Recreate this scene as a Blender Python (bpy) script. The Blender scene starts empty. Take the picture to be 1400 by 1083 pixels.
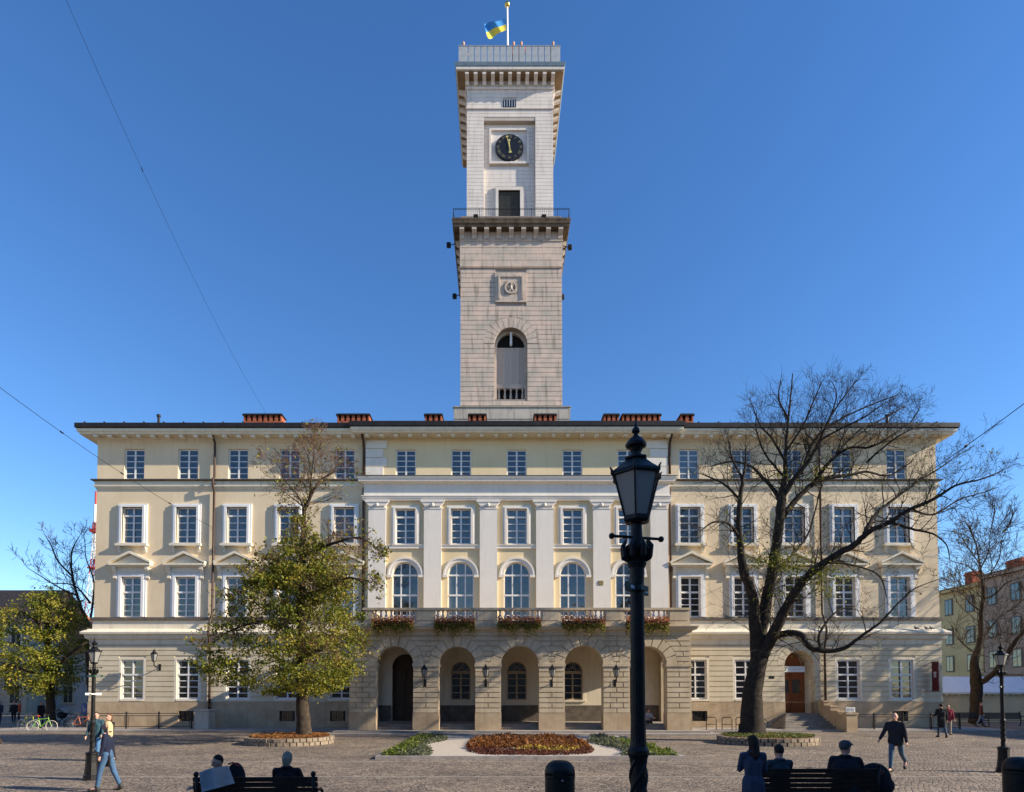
import bpy, bmesh, math, random
from mathutils import Vector, Matrix
R = math.radians
sc = bpy.context.scene
COL = sc.collection
# ------------------------------------------------------------------ camera
F, CX, HZ, CH, TH = 840.0, 680.0, 948.0, 2.3, R(2.0)
CY = HZ - F*math.tan(TH)
cd = bpy.data.cameras.new('camera'); cam = bpy.data.objects.new('camera', cd); COL.objects.link(cam)
cd.sensor_width = 36; cd.lens = 36*F/1400; cd.clip_start = .05; cd.clip_end = 6000
cd.shift_x = (700-CX)/1400; cd.shift_y = (CY-541.5)/1400
cam.location = (0, 0, CH); cam.rotation_euler = (R(90)+TH, 0, 0)
sc.camera = cam
# ------------------------------------------------------------------ sky, sun, exposure
SUN_EL, SUN_AZ = R(25.5), R(102)          # azimuth clockwise from +Y
w = bpy.data.worlds.new('World'); sc.world = w; w.use_nodes = True
nt = w.node_tree
sky = nt.nodes.new('ShaderNodeTexSky'); sky.sky_type = 'NISHITA'; sky.sun_disc = False
sky.sun_elevation = SUN_EL; sky.sun_rotation = SUN_AZ
sky.altitude = 300; sky.air_density = 1.15; sky.dust_density = 0.0; sky.ozone_density = 4.5
hs = nt.nodes.new('ShaderNodeHueSaturation'); hs.inputs['Saturation'].default_value = 1.17; hs.inputs['Hue'].default_value = .507; hs.inputs['Value'].default_value = 1.0
nt.links.new(sky.outputs[0], hs.inputs['Color']); nt.links.new(hs.outputs[0], nt.nodes['Background'].inputs[0])
nt.nodes['Background'].inputs[1].default_value = 0.115
sd = bpy.data.lights.new('sun', 'SUN'); sun = bpy.data.objects.new('sun', sd); COL.objects.link(sun)
sd.energy = 5.0; sd.angle = R(.5); sd.color = (1, .89, .72)
to_sun = Vector((math.sin(SUN_AZ)*math.cos(SUN_EL), math.cos(SUN_AZ)*math.cos(SUN_EL), math.sin(SUN_EL)))
sun.rotation_euler = to_sun.to_track_quat('Z', 'Y').to_euler()
sc.view_settings.view_transform = 'Standard'; sc.view_settings.look = 'None'
sc.view_settings.exposure = 0.88; sc.view_settings.gamma = 1
sc.render.engine = 'CYCLES'
sc.cycles.max_bounces = 6

# ------------------------------------------------------------------ helpers
def P(px, py, Y):
    u = (px-CX)/F; v = (CY-py)/F
    t = Y/(math.cos(TH)-v*math.sin(TH))
    return Vector((u*t, Y, CH+t*(math.sin(TH)+v*math.cos(TH))))
def G(px, py, z=0.0):
    u = (px-CX)/F; v = (CY-py)/F
    t = (z-CH)/(math.sin(TH)+v*math.cos(TH))
    return Vector((u*t, t*(math.cos(TH)-v*math.sin(TH)), z))
ORG = {}
def org(o):
    return ORG.get(o.name, Vector((0, 0, 0))) if o else Vector((0, 0, 0))
def tag(o, label=None, cat=None, group=None, kind=None):
    if label: o['label'] = label
    if cat: o['category'] = cat
    if group: o['group'] = group
    if kind: o['kind'] = kind
    return o
def thing(name, label, cat, loc=(0, 0, 0), rz=0, group=None):
    o = bpy.data.objects.new(name, None); COL.objects.link(o)
    o.location = loc; o.rotation_euler = (0, 0, rz); o.empty_display_size = .3
    return tag(o, label, cat, group)
def world_thing(name, label, cat, loc, group=None):       # parts are given in world coordinates
    o = thing(name, label, cat, loc, 0, group); ORG[o.name] = Vector(loc); return o
def copy_tree(o, parent=None):
    c = o.copy(); COL.objects.link(c)
    if parent: c.parent = parent
    for ch in list(o.children): copy_tree(ch, c)
    return c
def place(o, loc, rz=0, label=None, s=None):
    o.location = loc; o.rotation_euler = (0, 0, rz)
    if label: o['label'] = label
    if s: o.scale = (s, s, s)
    return o

class MB:
    def __init__(s): s.v = []; s.f = []
    def add(s, vs, fs):
        n = len(s.v); s.v += [tuple(v) for v in vs]; s.f += [tuple(i+n for i in f) for f in fs]; return s
    def box(s, x0, x1, y0, y1, z0, z1):
        return s.add([(x0,y0,z0),(x1,y0,z0),(x1,y1,z0),(x0,y1,z0),(x0,y0,z1),(x1,y0,z1),(x1,y1,z1),(x0,y1,z1)],
              [(0,3,2,1),(4,5,6,7),(0,1,5,4),(1,2,6,5),(2,3,7,6),(3,0,4,7)])
    def prism(s, poly, y0, y1):            # poly in xz, counter-clockwise seen from -y
        n = len(poly); vs = [(x,y0,z) for x,z in poly]+[(x,y1,z) for x,z in poly]
        fs = [tuple(range(n)), tuple(range(2*n-1, n-1, -1))]
        for i in range(n):
            j = (i+1)%n; fs.append((i, i+n, j+n, j))
        return s.add(vs, fs)
    def prismx(s, poly, x0, x1):           # poly in yz
        n = len(poly); vs = [(x0,y,z) for y,z in poly]+[(x1,y,z) for y,z in poly]
        fs = [tuple(range(n-1,-1,-1)), tuple(range(n, 2*n))]
        for i in range(n):
            j = (i+1)%n; fs.append((i, j, j+n, i+n))
        return s.add(vs, fs)
    def prismz(s, poly, z0, z1):
        n = len(poly); vs = [(x,y,z0) for x,y in poly]+[(x,y,z1) for x,y in poly]
        fs = [tuple(range(n-1,-1,-1)), tuple(range(n, 2*n))]
        for i in range(n):
            j = (i+1)%n; fs.append((i, j, j+n, i+n))
        return s.add(vs, fs)
    def tube(s, pts, rad, n=6, caps=True):
        pts = [Vector(p) for p in pts]
        if not hasattr(rad, '__len__'): rad = [rad]*len(pts)
        prev = None; rings = []; vs = []
        for i, p in enumerate(pts):
            a = pts[max(i-1,0)]; b = pts[min(i+1,len(pts)-1)]
            d = (b-a)
            if d.length < 1e-9: d = Vector((0,0,1))
            d.normalize()
            if prev is None:
                prev = d.orthogonal().normalized()
            else:
                prev = (prev - d*prev.dot(d))
                prev = prev.normalized() if prev.length > 1e-6 else d.orthogonal().normalized()
            q = d.cross(prev)
            for k in range(n):
                a_ = 2*math.pi*k/n
                vs.append(p+(prev*math.cos(a_)+q*math.sin(a_))*rad[i])
        fs = []
        for i in range(len(pts)-1):
            for k in range(n):
                k2 = (k+1)%n
                fs.append((i*n+k, i*n+k2, (i+1)*n+k2, (i+1)*n+k))
        if caps:
            fs.append(tuple(range(n-1,-1,-1))); fs.append(tuple(range((len(pts)-1)*n, len(pts)*n)))
        return s.add(vs, fs)
    def lathe(s, prof, c=(0,0,0), n=16, rot=0.0, sx=1.0, sy=1.0):      # prof [(r,z)]
        vs = []; fs = []
        for r, z in prof:
            for k in range(n):
                a = 2*math.pi*k/n+rot; vs.append((c[0]+r*sx*math.cos(a), c[1]+r*sy*math.sin(a), c[2]+z))
        m = len(prof)
        for i in range(m-1):
            for k in range(n):
                k2 = (k+1)%n; fs.append((i*n+k, i*n+k2, (i+1)*n+k2, (i+1)*n+k))
        fs.append(tuple(range(n-1,-1,-1))); fs.append(tuple(range((m-1)*n, m*n)))
        return s.add(vs, fs)
    def ball(s, c, rx, ry=None, rz=None, n=12, m=8):
        ry = ry or rx; rz = rz or rx
        vs = [(c[0],c[1],c[2]-rz)]; fs = []
        for i in range(1, m):
            t = math.pi*i/m
            for k in range(n):
                a = 2*math.pi*k/n
                vs.append((c[0]+rx*math.sin(t)*math.cos(a), c[1]+ry*math.sin(t)*math.sin(a), c[2]-rz*math.cos(t)))
        vs.append((c[0],c[1],c[2]+rz)); L = len(vs)-1
        for k in range(n):
            k2 = (k+1)%n
            fs.append((0, 1+k2, 1+k))
            for i in range(m-2): fs.append((1+i*n+k, 1+i*n+k2, 1+(i+1)*n+k2, 1+(i+1)*n+k))
            fs.append((1+(m-2)*n+k, 1+(m-2)*n+k2, L))
        return s.add(vs, fs)
    def disc(s, c, rx, rz, y0, y1, n=48):   # coin facing -y
        poly = [(c[0]+rx*math.cos(2*math.pi*k/n), c[2]+rz*math.sin(2*math.pi*k/n)) for k in range(n)]
        return s.prism(poly, y0, y1)
    def ring(s, cx, cz, r0, r1, y0, y1, a0=0, a1=math.pi, n=18, kz=1.0):
        for i in range(n):
            a = a0+(a1-a0)*i/n; b = a0+(a1-a0)*(i+1)/n
            s.prism([(cx+r0*math.cos(a),cz+kz*r0*math.sin(a)),(cx+r1*math.cos(a),cz+kz*r1*math.sin(a)),
                     (cx+r1*math.cos(b),cz+kz*r1*math.sin(b)),(cx+r0*math.cos(b),cz+kz*r0*math.sin(b))], y0, y1)
        return s
    def cornice(s, x0, x1, y, yb, prof):    # prof [(proud, z)] bottom to top; mitred returns to yb
        vs = []; fs = []
        for p, z in prof:
            vs += [(x0-p, yb, z), (x0-p, y-p, z), (x1+p, y-p, z), (x1+p, yb, z)]
        for i in range(len(prof)-1):
            for k in range(3): fs.append((i*4+k, i*4+k+1, i*4+k+5, i*4+k+4))
        m = (len(prof)-1)*4; fs.append((m, m+1, m+2, m+3)); fs.append((3, 2, 1, 0))
        return s.add(vs, fs)
    def cornice4(s, x0, x1, y0, y1, prof):
        vs = []; fs = []
        for p, z in prof:
            vs += [(x0-p, y0-p, z), (x1+p, y0-p, z), (x1+p, y1+p, z), (x0-p, y1+p, z)]
        for i in range(len(prof)-1):
            for k in range(4):
                k2 = (k+1)%4; fs.append((i*4+k, i*4+k2, i*4+k2+4, i*4+k+4))
        m = (len(prof)-1)*4; fs.append((m, m+1, m+2, m+3)); fs.append((3, 2, 1, 0))
        return s.add(vs, fs)
    def wall(s, x0, x1, z0, z1, y, th, ops):   # ops (xa, xb, za, zs, arched)
        cur = x0
        for xa, xb, za, zs, ar in sorted(ops):
            if xa > cur: s.box(cur, xa, y, y+th, z0, z1)
            if za > z0: s.box(xa, xb, y, y+th, z0, za)
            if not ar: s.box(xa, xb, y, y+th, zs, z1)
            else:
                c = (xa+xb)/2; r = (xb-xa)/2; n = 20
                for i in range(n):
                    a = math.pi*(1-i/n); b = math.pi*(1-(i+1)/n)
                    pa = (c+r*math.cos(a), zs+r*math.sin(a)); pb = (c+r*math.cos(b), zs+r*math.sin(b))
                    s.prism([pa, pb, (pb[0], z1), (pa[0], z1)], y, y+th)
            cur = xb
        if cur < x1: s.box(cur, x1, y, y+th, z0, z1)
        return s
    def courses(s, x0, x1, z0, z1, n, ops, y, proud=.03, gap=.035, vj=0, seed=0, rv=.6):
        rng = random.Random(seed); h = (z1-z0)/n
        for i in range(n):
            a = z0+i*h+gap/2; b = z0+(i+1)*h-gap/2
            segs = []; cur = (x0, x0)
            for xa, xb, za, zs, ar in sorted(ops):
                if ar:
                    c = (xa+xb)/2; r = (xb-xa)/2
                    def ext(z):
                        if z < za: return None
                        if z <= zs: return r
                        R2 = r+rv; d = R2*R2-(z-zs)**2
                        return math.sqrt(d) if d > 0 else None
                    ea, eb = ext(a), ext(b)
                    if b > zs and a < zs: ea = eb = max(ea or 0, eb or 0)
                    if a >= zs or b > zs:
                        if ea is None: continue
                        if eb is None: eb = 0.02
                    elif ea is None and eb is None: continue
                    else: ea = eb = r
                    segs.append((cur, (c-ea, c-eb))); cur = (c+ea, c+eb)
                else:
                    if b <= za or a >= zs: continue
                    segs.append((cur, (xa, xa))); cur = (xb, xb)
            segs.append((cur, (x1, x1)))
            for (la, lb), (ra, rb) in segs:
                if ra-la < .05: continue
                cuts = [0, 1]
                if vj:
                    L = ra-la; k = max(1, round(L/vj)); off = .5 if i % 2 else 0
                    cuts = [0]+[(j+off)/k for j in range(k+1) if 0.1 < (j+off)/k < .9]+[1]
                for j in range(len(cuts)-1):
                    t0, t1 = cuts[j], cuts[j+1]; g0 = gap/2 if j else 0; g1 = gap/2 if j < len(cuts)-2 else 0
                    s.prism([(la+(ra-la)*t0+g0, a), (la+(ra-la)*t1-g1, a), (lb+(rb-lb)*t1-g1, b), (lb+(rb-lb)*t0+g0, b)], y-proud, y+.01)
        return s
    def voussoirs(s, c, zs, r, R2, ztop, n, y, proud=.03, gap=.03):
        for i in range(n):
            a = math.pi*i/n; b = math.pi*(i+1)/n; ga = gap/2/R2
            def out(t):
                q = R2
                return (c+q*math.cos(t), min(zs+q*math.sin(t), ztop))
            def inn(t): return (c+r*math.cos(t), zs+r*math.sin(t))
            m = (a+b)/2
            s.prism([inn(a+ga*1.6), out(a+ga), out(m), out(b-ga), inn(b-ga*1.6), inn(m)], y-proud, y+.01)
        return s
    def build(s, name, mat, parent=None, smooth=False, bevel=0, mesh_only=False):
        o_ = org(root_of(parent)) if parent else Vector((0,0,0))
        me = bpy.data.meshes.new(name)
        me.from_pydata([(v[0]-o_.x, v[1]-o_.y, v[2]-o_.z) for v in s.v], [], s.f)
        me.materials.append(mat)
        if smooth: me.shade_smooth()
        me.validate(verbose=False)
        o = bpy.data.objects.new(name, me); COL.objects.link(o)
        if parent: o.parent = parent
        if bevel:
            m = o.modifiers.new('bevel', 'BEVEL'); m.width = bevel; m.segments = 2; m.limit_method = 'ANGLE'
        return o
def buildx(mb, name, mat, parent, cuts):     # one object for each stretch between the cuts along x
    cuts = [-1e9]+sorted(cuts)+[1e9]; out = []
    for a, b in zip(cuts, cuts[1:]):
        m_ = MB(); mp = {}
        for f in mb.f:
            if a <= sum(mb.v[i][0] for i in f)/len(f) < b:
                nf = []
                for i in f:
                    if i not in mp: mp[i] = len(m_.v); m_.v.append(mb.v[i])
                    nf.append(mp[i])
                m_.f.append(tuple(nf))
        if m_.f: out.append(m_.build(name, mat, parent))
    return out
def root_of(o):
    while o is not None and o.parent is not None: o = o.parent
    return o
def inst(src, parent, loc):        # copy of a part placed in the thing's frame (world loc given)
    c = src.copy(); COL.objects.link(c); c.parent = parent
    c.location = Vector(loc)-org(root_of(parent))
    for ch in list(src.children):
        d = ch.copy(); COL.objects.link(d); d.parent = c
    return c
def kill(o):
    for ch in list(o.children): bpy.data.objects.remove(ch)
    bpy.data.objects.remove(o)
def build_many(src, parent, locs):  # first position takes the source itself
    src.parent = parent
    src.location = Vector(locs[0])-org(root_of(parent))
    return [src]+[inst(src, parent, l) for l in locs[1:]]

def mat(name, c, c2=None, rough=.8, scale=3.0, bump=0, bscale=40, spec=.3, metal=0, streak=0, coat=0, detail=6):
    m = bpy.data.materials.new(name); m.use_nodes = True; t = m.node_tree; b = t.nodes['Principled BSDF']
    b.inputs['Roughness'].default_value = rough; b.inputs['Metallic'].default_value = metal
    b.inputs['Specular IOR Level'].default_value = spec; b.inputs['Coat Weight'].default_value = coat
    b.inputs['Base Color'].default_value = (*c, 1)
    tc = t.nodes.new('ShaderNodeTexCoord')
    if c2:
        n = t.nodes.new('ShaderNodeTexNoise'); n.inputs['Scale'].default_value = scale; n.inputs['Detail'].default_value = detail
        n.inputs['Roughness'].default_value = .6
        t.links.new(tc.outputs['Object'], n.inputs['Vector'])
        r = t.nodes.new('ShaderNodeValToRGB'); r.color_ramp.elements[0].position = .35; r.color_ramp.elements[1].position = .68
        r.color_ramp.elements[0].color = (*c, 1); r.color_ramp.elements[1].color = (*c2, 1)
        t.links.new(n.outputs['Fac'], r.inputs['Fac']); out = r.outputs['Color']
        if streak:
            mp = t.nodes.new('ShaderNodeMapping'); mp.inputs['Scale'].default_value = (3, 3, .35)
            n2 = t.nodes.new('ShaderNodeTexNoise'); n2.inputs['Scale'].default_value = 1.2; n2.inputs['Detail'].default_value = 8
            t.links.new(tc.outputs['Object'], mp.inputs['Vector']); t.links.new(mp.outputs['Vector'], n2.inputs['Vector'])
            r2 = t.nodes.new('ShaderNodeValToRGB'); r2.color_ramp.elements[0].position = .52; r2.color_ramp.elements[1].position = .78
            r2.color_ramp.elements[0].color = (0,0,0,1); r2.color_ramp.elements[1].color = (streak,)*3+(1,)
            t.links.new(n2.outputs['Fac'], r2.inputs['Fac'])
            mx = t.nodes.new('ShaderNodeMix'); mx.data_type = 'RGBA'
            t.links.new(r2.outputs['Color'], mx.inputs[0]); t.links.new(out, mx.inputs[6])
            mx.inputs[7].default_value = (c[0]*.35, c[1]*.34, c[2]*.33, 1); out = mx.outputs[2]
        t.links.new(out, b.inputs['Base Color'])
    if bump:
        nb = t.nodes.new('ShaderNodeTexNoise'); nb.inputs['Scale'].default_value = bscale; nb.inputs['Detail'].default_value = 5
        t.links.new(tc.outputs['Object'], nb.inputs['Vector'])
        bp = t.nodes.new('ShaderNodeBump'); bp.inputs['Strength'].default_value = bump; bp.inputs['Distance'].default_value = .02
        t.links.new(nb.outputs['Fac'], bp.inputs['Height']); t.links.new(bp.outputs['Normal'], b.inputs['Normal'])
    return m
def leaf_mat(name, cols, rough=.6):
    m = bpy.data.materials.new(name); m.use_nodes = True; t = m.node_tree; b = t.nodes['Principled BSDF']
    a = t.nodes.new('ShaderNodeAttribute'); a.attribute_name = 'tone'
    r = t.nodes.new('ShaderNodeValToRGB'); cr = r.color_ramp
    while len(cr.elements) < len(cols): cr.elements.new(.5)
    for i, c in enumerate(cols):
        cr.elements[i].position = i/(len(cols)-1); cr.elements[i].color = (*c, 1)
    t.links.new(a.outputs['Fac'], r.inputs['Fac']); t.links.new(r.outputs['Color'], b.inputs['Base Color'])
    b.inputs['Roughness'].default_value = rough; b.inputs['Specular IOR Level'].default_value = .3
    tr = t.nodes.new('ShaderNodeBsdfTranslucent'); t.links.new(r.outputs['Color'], tr.inputs['Color'])
    ms = t.nodes.new('ShaderNodeMixShader'); ms.inputs[0].default_value = .35
    t.links.new(b.outputs[0], ms.inputs[1]); t.links.new(tr.outputs[0], ms.inputs[2])
    t.links.new(ms.outputs[0], t.nodes['Material Output'].inputs['Surface'])
    return m

M = {}
M['cream'] = mat('cream plaster', (.69,.545,.355), (.755,.61,.415), .9, .5, .15, 30, .2, streak=.13)
M['creamC'] = mat('warm cream plaster', (.74,.585,.345), (.80,.645,.40), .9, .5, .15, 30, .2, streak=.1)
M['white'] = mat('white plaster', (.73,.67,.585), (.80,.74,.655), .85, .8, .1, 30, .2, streak=.18)
M['trim'] = mat('off white trim', (.70,.62,.47), (.78,.70,.55), .85, 1.2, .1, 30, .2, streak=.28)
M['grnd'] = mat('rusticated plaster', (.57,.48,.33), (.66,.57,.41), .9, .8, .2, 30, .2, streak=.18)
M['plinth'] = mat('sandstone plinth', (.40,.29,.18), (.52,.40,.26), .9, 1.4, .5, 22, .2, streak=.35)
M['stone'] = mat('grey sandstone', (.46,.40,.32), (.60,.53,.43), .9, .7, .3, 18, .2, streak=.4)
M['dstone'] = mat('weathered portico stone', (.47,.375,.25), (.60,.49,.34), .9, 1.1, .3, 20, .2, streak=.4)
M['tstone'] = mat('tower lower stone', (.45,.40,.34), (.66,.51,.42), .92, .9, .35, 14, .2, streak=.75)
M['tbase'] = mat('tower base stone', (.42,.38,.33), (.52,.47,.40), .92, .8, .35, 14, .2, streak=.8)
M['tjoint'] = mat('tower joint stone', (.26,.22,.19), (.34,.29,.25), .92, .5)
M['twhite'] = mat('tower white limestone', (.66,.60,.55), (.76,.70,.64), .9, .6, .25, 20, .2, streak=.4)
M['twjoint'] = mat('tower upper joint', (.45,.39,.34), (.52,.46,.40), .9, .6)
M['dark_stone'] = mat('blackened stone', (.07,.05,.035), (.17,.13,.09), .9, 1.5, .4, 16, .2)
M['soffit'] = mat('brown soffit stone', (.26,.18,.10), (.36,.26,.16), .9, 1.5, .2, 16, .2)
M['lead'] = mat('blue grey sheet metal', (.13,.19,.24), (.2,.26,.3), .55, 2, .05, 10, .4)
M['zinc'] = mat('grey zinc', (.30,.33,.36), (.42,.45,.47), .6, 2, .05, 10, .4)
M['frame'] = mat('white painted window frame', (.72,.70,.66), (.78,.76,.72), .5, 4)
M['frameD'] = mat('beige window frame', (.42,.33,.22), (.46,.37,.26), .6, 4)
M['roof'] = mat('dark roof sheet', (.012,.011,.011), (.025,.021,.02), .55, 3)
M['ledge'] = mat('metal covered ledge', (.09,.075,.06), (.16,.13,.10), .6, 3)
M['brick'] = mat('red chimney brick', (.30,.08,.04), (.42,.13,.07), .9, 6, .3, 30)
M['pipe'] = mat('brown downpipe', (.045,.025,.018), (.07,.04,.03), .5, 6)
M['iron'] = mat('black cast iron', (.006,.006,.006), (.014,.013,.013), .45, 12, .2, 50, .25)
M['rail'] = mat('painted rail iron', (.015,.014,.013), None, .5)
M['gold'] = mat('gilded metal', (.85,.55,.12), None, .3, metal=1)
M['wood'] = mat('brown door wood', (.20,.06,.018), (.34,.11,.035), .45, 6, .1, 20, .4)
M['dwood'] = mat('dark door wood', (.035,.022,.014), (.06,.035,.02), .5, 6, .1, 20, .4)
M['shut'] = mat('grey louvre wood', (.52,.44,.38), (.60,.52,.45), .7, 6)
M['kshut'] = mat('dark door shutter', (.05,.05,.045), (.08,.078,.07), .7, 6)
M['black'] = mat('black inside', (.008,.008,.008), None, .9)
M['step'] = mat('stone steps', (.20,.17,.14), (.32,.28,.23), .9, 2, .3, 20)
M['pave'] = mat('pavement slabs', (.23,.20,.18), (.34,.30,.26), .9, 1.2, .3, 20)
M['kerb'] = mat('granite kerb', (.26,.23,.21), (.40,.35,.31), .85, 3, .3, 30)
def glass(name, c, rough):
    m = mat(name, c, None, rough, spec=.9); b = m.node_tree.nodes['Principled BSDF']
    t = m.node_tree; tc = t.nodes.new('ShaderNodeTexCoord')
    n = t.nodes.new('ShaderNodeTexNoise'); n.inputs['Scale'].default_value = 1.5
    oi = t.nodes.new('ShaderNodeObjectInfo'); vm = t.nodes.new('ShaderNodeVectorMath'); vm.operation = 'MULTIPLY_ADD'; vm.inputs[1].default_value = (37, 11, 53)
    t.links.new(oi.outputs['Random'], vm.inputs[0]); t.links.new(tc.outputs['Object'], vm.inputs[2]); t.links.new(vm.outputs[0], n.inputs['Vector'])
    cr = t.nodes.new('ShaderNodeValToRGB'); cr.color_ramp.elements[0].color = (c[0]*.5, c[1]*.5, c[2]*.5, 1); cr.color_ramp.elements[1].color = (c[0]*3.6, c[1]*3.9, c[2]*3.3, 1)
    e = cr.color_ramp.elements.new(.6); e.color = (*c, 1); t.links.new(oi.outputs['Random'], cr.inputs['Fac'])
    # drapes and blinds seen dimly behind the panes
    wv = t.nodes.new('ShaderNodeTexWave'); wv.inputs['Scale'].default_value = 2.2; wv.inputs['Distortion'].default_value = 3; wv.inputs['Detail'].default_value = 2
    t.links.new(vm.outputs[0], wv.inputs['Vector'])
    mm = t.nodes.new('ShaderNodeMix'); mm.data_type = 'RGBA'; mm.blend_type = 'MULTIPLY'; mm.inputs[0].default_value = .6
    t.links.new(cr.outputs[0], mm.inputs[6]); t.links.new(wv.outputs['Color'], mm.inputs[7]); t.links.new(mm.outputs[2], b.inputs['Base Color'])
    bp = t.nodes.new('ShaderNodeBump'); bp.inputs['Strength'].default_value = .22; bp.inputs['Distance'].default_value = .06
    t.links.new(n.outputs['Fac'], bp.inputs['Height']); t.links.new(bp.outputs['Normal'], b.inputs['Normal'])
    b.inputs['IOR'].default_value = 1.66
    return m
M['glass'] = glass('window glass', (.030,.033,.038), .04)
M['glass2'] = glass('clear window glass', (.04,.042,.045), .05)
M['dglass'] = glass('dark window glass', (.012,.012,.014), .08)
M['frost'] = mat('frosted lamp glass', (.42,.41,.38), (.47,.46,.43), .25, 3, spec=.5)
_t = M['frost'].node_tree; _tr = _t.nodes.new('ShaderNodeBsdfTranslucent'); _tr.inputs['Color'].default_value = (.5,.5,.48,1); _ms = _t.nodes.new('ShaderNodeMixShader'); _ms.inputs[0].default_value = .45
_t.links.new(_t.nodes['Principled BSDF'].outputs[0], _ms.inputs[1]); _t.links.new(_tr.outputs[0], _ms.inputs[2]); _t.links.new(_ms.outputs[0], _t.nodes['Material Output'].inputs['Surface'])
M['bark'] = mat('dark bark', (.018,.014,.010), (.045,.034,.024), .95, 5, .9, 18)
M['bark2'] = mat('greyish bark', (.03,.022,.015), (.07,.052,.036), .95, 5, .9, 18)
M['twig'] = mat('twig bark', (.042,.029,.02), (.075,.052,.035), .9, 5)
M['rtwig'] = mat('reddish twig', (.10,.055,.034), (.16,.085,.05), .9, 5)
M['wood_slat'] = mat('dark bench wood', (.018,.011,.008), (.035,.022,.015), .6, 8)
M['soil'] = mat('soil with fallen leaves', (.12,.05,.02), (.24,.10,.03), .95, 14, .5, 40)
M['ringst'] = mat('dark planter stone', (.20,.155,.11), (.34,.27,.20), .95, 4, .6, 25)
M['gravel'] = mat('pale gravel', (.40,.34,.27), (.54,.47,.38), .95, 30, .5, 60)
M['canvas'] = mat('cream tent canvas', (.52,.42,.27), (.60,.50,.34), .9, 1)
M['pvc'] = mat('white tent roof', (.62,.64,.68), (.7,.72,.76), .6, 1)

# ------------------------------------------------------------------ ground
def cobble():
    m = bpy.data.materials.new('cobblestone setts'); m.use_nodes = True; t = m.node_tree; b = t.nodes['Principled BSDF']
    N = t.nodes.new; L = t.links.new
    tc = N('ShaderNodeTexCoord')
    nz = N('ShaderNodeTexNoise'); nz.inputs['Scale'].default_value = .55; nz.inputs['Detail'].default_value = 3
    L(tc.outputs['Object'], nz.inputs['Vector'])
    sub = N('ShaderNodeVectorMath'); sub.operation = 'SUBTRACT'; sub.inputs[1].default_value = (.5,.5,.5); L(nz.outputs['Color'], sub.inputs[0])
    sc_ = N('ShaderNodeVectorMath'); sc_.operation = 'SCALE'; sc_.inputs['Scale'].default_value = .5; L(sub.outputs[0], sc_.inputs[0])
    add = N('ShaderNodeVectorMath'); add.operation = 'ADD'; L(tc.outputs['Object'], add.inputs[0]); L(sc_.outputs[0], add.inputs[1])
    v1 = N('ShaderNodeTexVoronoi'); v1.feature = 'DISTANCE_TO_EDGE'; v1.inputs['Scale'].default_value = 7.5; v1.inputs['Randomness'].default_value = .55
    v2 = N('ShaderNodeTexVoronoi'); v2.feature = 'F1'; v2.inputs['Scale'].default_value = 7.5; v2.inputs['Randomness'].default_value = .55
    mp = N('ShaderNodeMapping'); mp.inputs['Rotation'].default_value = (0,0,.5); mp.inputs['Scale'].default_value = (1, 1.25, 1)
    L(add.outputs[0], mp.inputs['Vector']); L(mp.outputs[0], v1.inputs['Vector']); L(mp.outputs[0], v2.inputs['Vector'])
    r = N('ShaderNodeValToRGB'); r.color_ramp.elements[0].position = .0; r.color_ramp.elements[1].position = .14
    r.color_ramp.elements[0].color = (0,0,0,1); r.color_ramp.elements[1].color = (1,1,1,1)
    L(v1.outputs['Distance'], r.inputs['Fac'])
    hue = N('ShaderNodeValToRGB'); e = hue.color_ramp
    e.elements[0].color = (.17,.13,.095,1); e.elements[1].color = (.38,.30,.225,1); q = e.elements.new(.5); q.color = (.27,.21,.155,1)
    sep = N('ShaderNodeSeparateColor'); L(v2.outputs['Color'], sep.inputs[0]); L(sep.outputs[0], hue.inputs['Fac'])
    big = N('ShaderNodeTexNoise'); big.inputs['Scale'].default_value = .32; big.inputs['Detail'].default_value = 6; L(tc.outputs['Object'], big.inputs['Vector'])
    br = N('ShaderNodeValToRGB'); br.color_ramp.elements[0].position = .3; br.color_ramp.elements[1].position = .7
    br.color_ramp.elements[0].color = (.62,.61,.62,1); br.color_ramp.elements[1].color = (1.1,1.08,1.04,1); L(big.outputs['Fac'], br.inputs['Fac'])
    mul = N('ShaderNodeMix'); mul.data_type = 'RGBA'; mul.blend_type = 'MULTIPLY'; mul.inputs[0].default_value = 1
    L(hue.outputs[0], mul.inputs[6]); L(br.outputs[0], mul.inputs[7])
    mx = N('ShaderNodeMix'); mx.data_type = 'RGBA'; L(r.outputs[0], mx.inputs[0]); mx.inputs[6].default_value = (.07,.055,.045,1); L(mul.outputs[2], mx.inputs[7])
    L(mx.outputs[2], b.inputs['Base Color']); b.inputs['Roughness'].default_value = .8
    nb = N('ShaderNodeTexNoise'); nb.inputs['Scale'].default_value = 1.6; nb.inputs['Detail'].default_value = 5; L(tc.outputs['Object'], nb.inputs['Vector'])
    ad = N('ShaderNodeMath'); ad.operation = 'MULTIPLY_ADD'; L(nb.outputs['Fac'], ad.inputs[0]); ad.inputs[1].default_value = 1.6; L(r.outputs[0], ad.inputs[2])
    bp = N('ShaderNodeBump'); bp.inputs['Strength'].default_value = .9; bp.inputs['Distance'].default_value = .03
    L(ad.outputs[0], bp.inputs['Height']); L(bp.outputs[0], b.inputs['Normal'])
    return m
M['cobble'] = cobble()
tag(MB().add([(-1500,-1500,0),(1500,-1500,0),(1500,1500,0),(-1500,1500,0)], [(0,1,2,3)]).build('ground', M['cobble']), kind='structure')
pv = MB(); pv.box(-31, 31, 36.6, 41, .004, .10); tag(pv.build('pavement', M['pave']), kind='structure')
pv = MB(); pv.box(-9.6, 12.3, 33.6, 36.59, .004, .09); pv.box(-9.2, 11.9, 34.4, 36.2, .09, .19)
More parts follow.
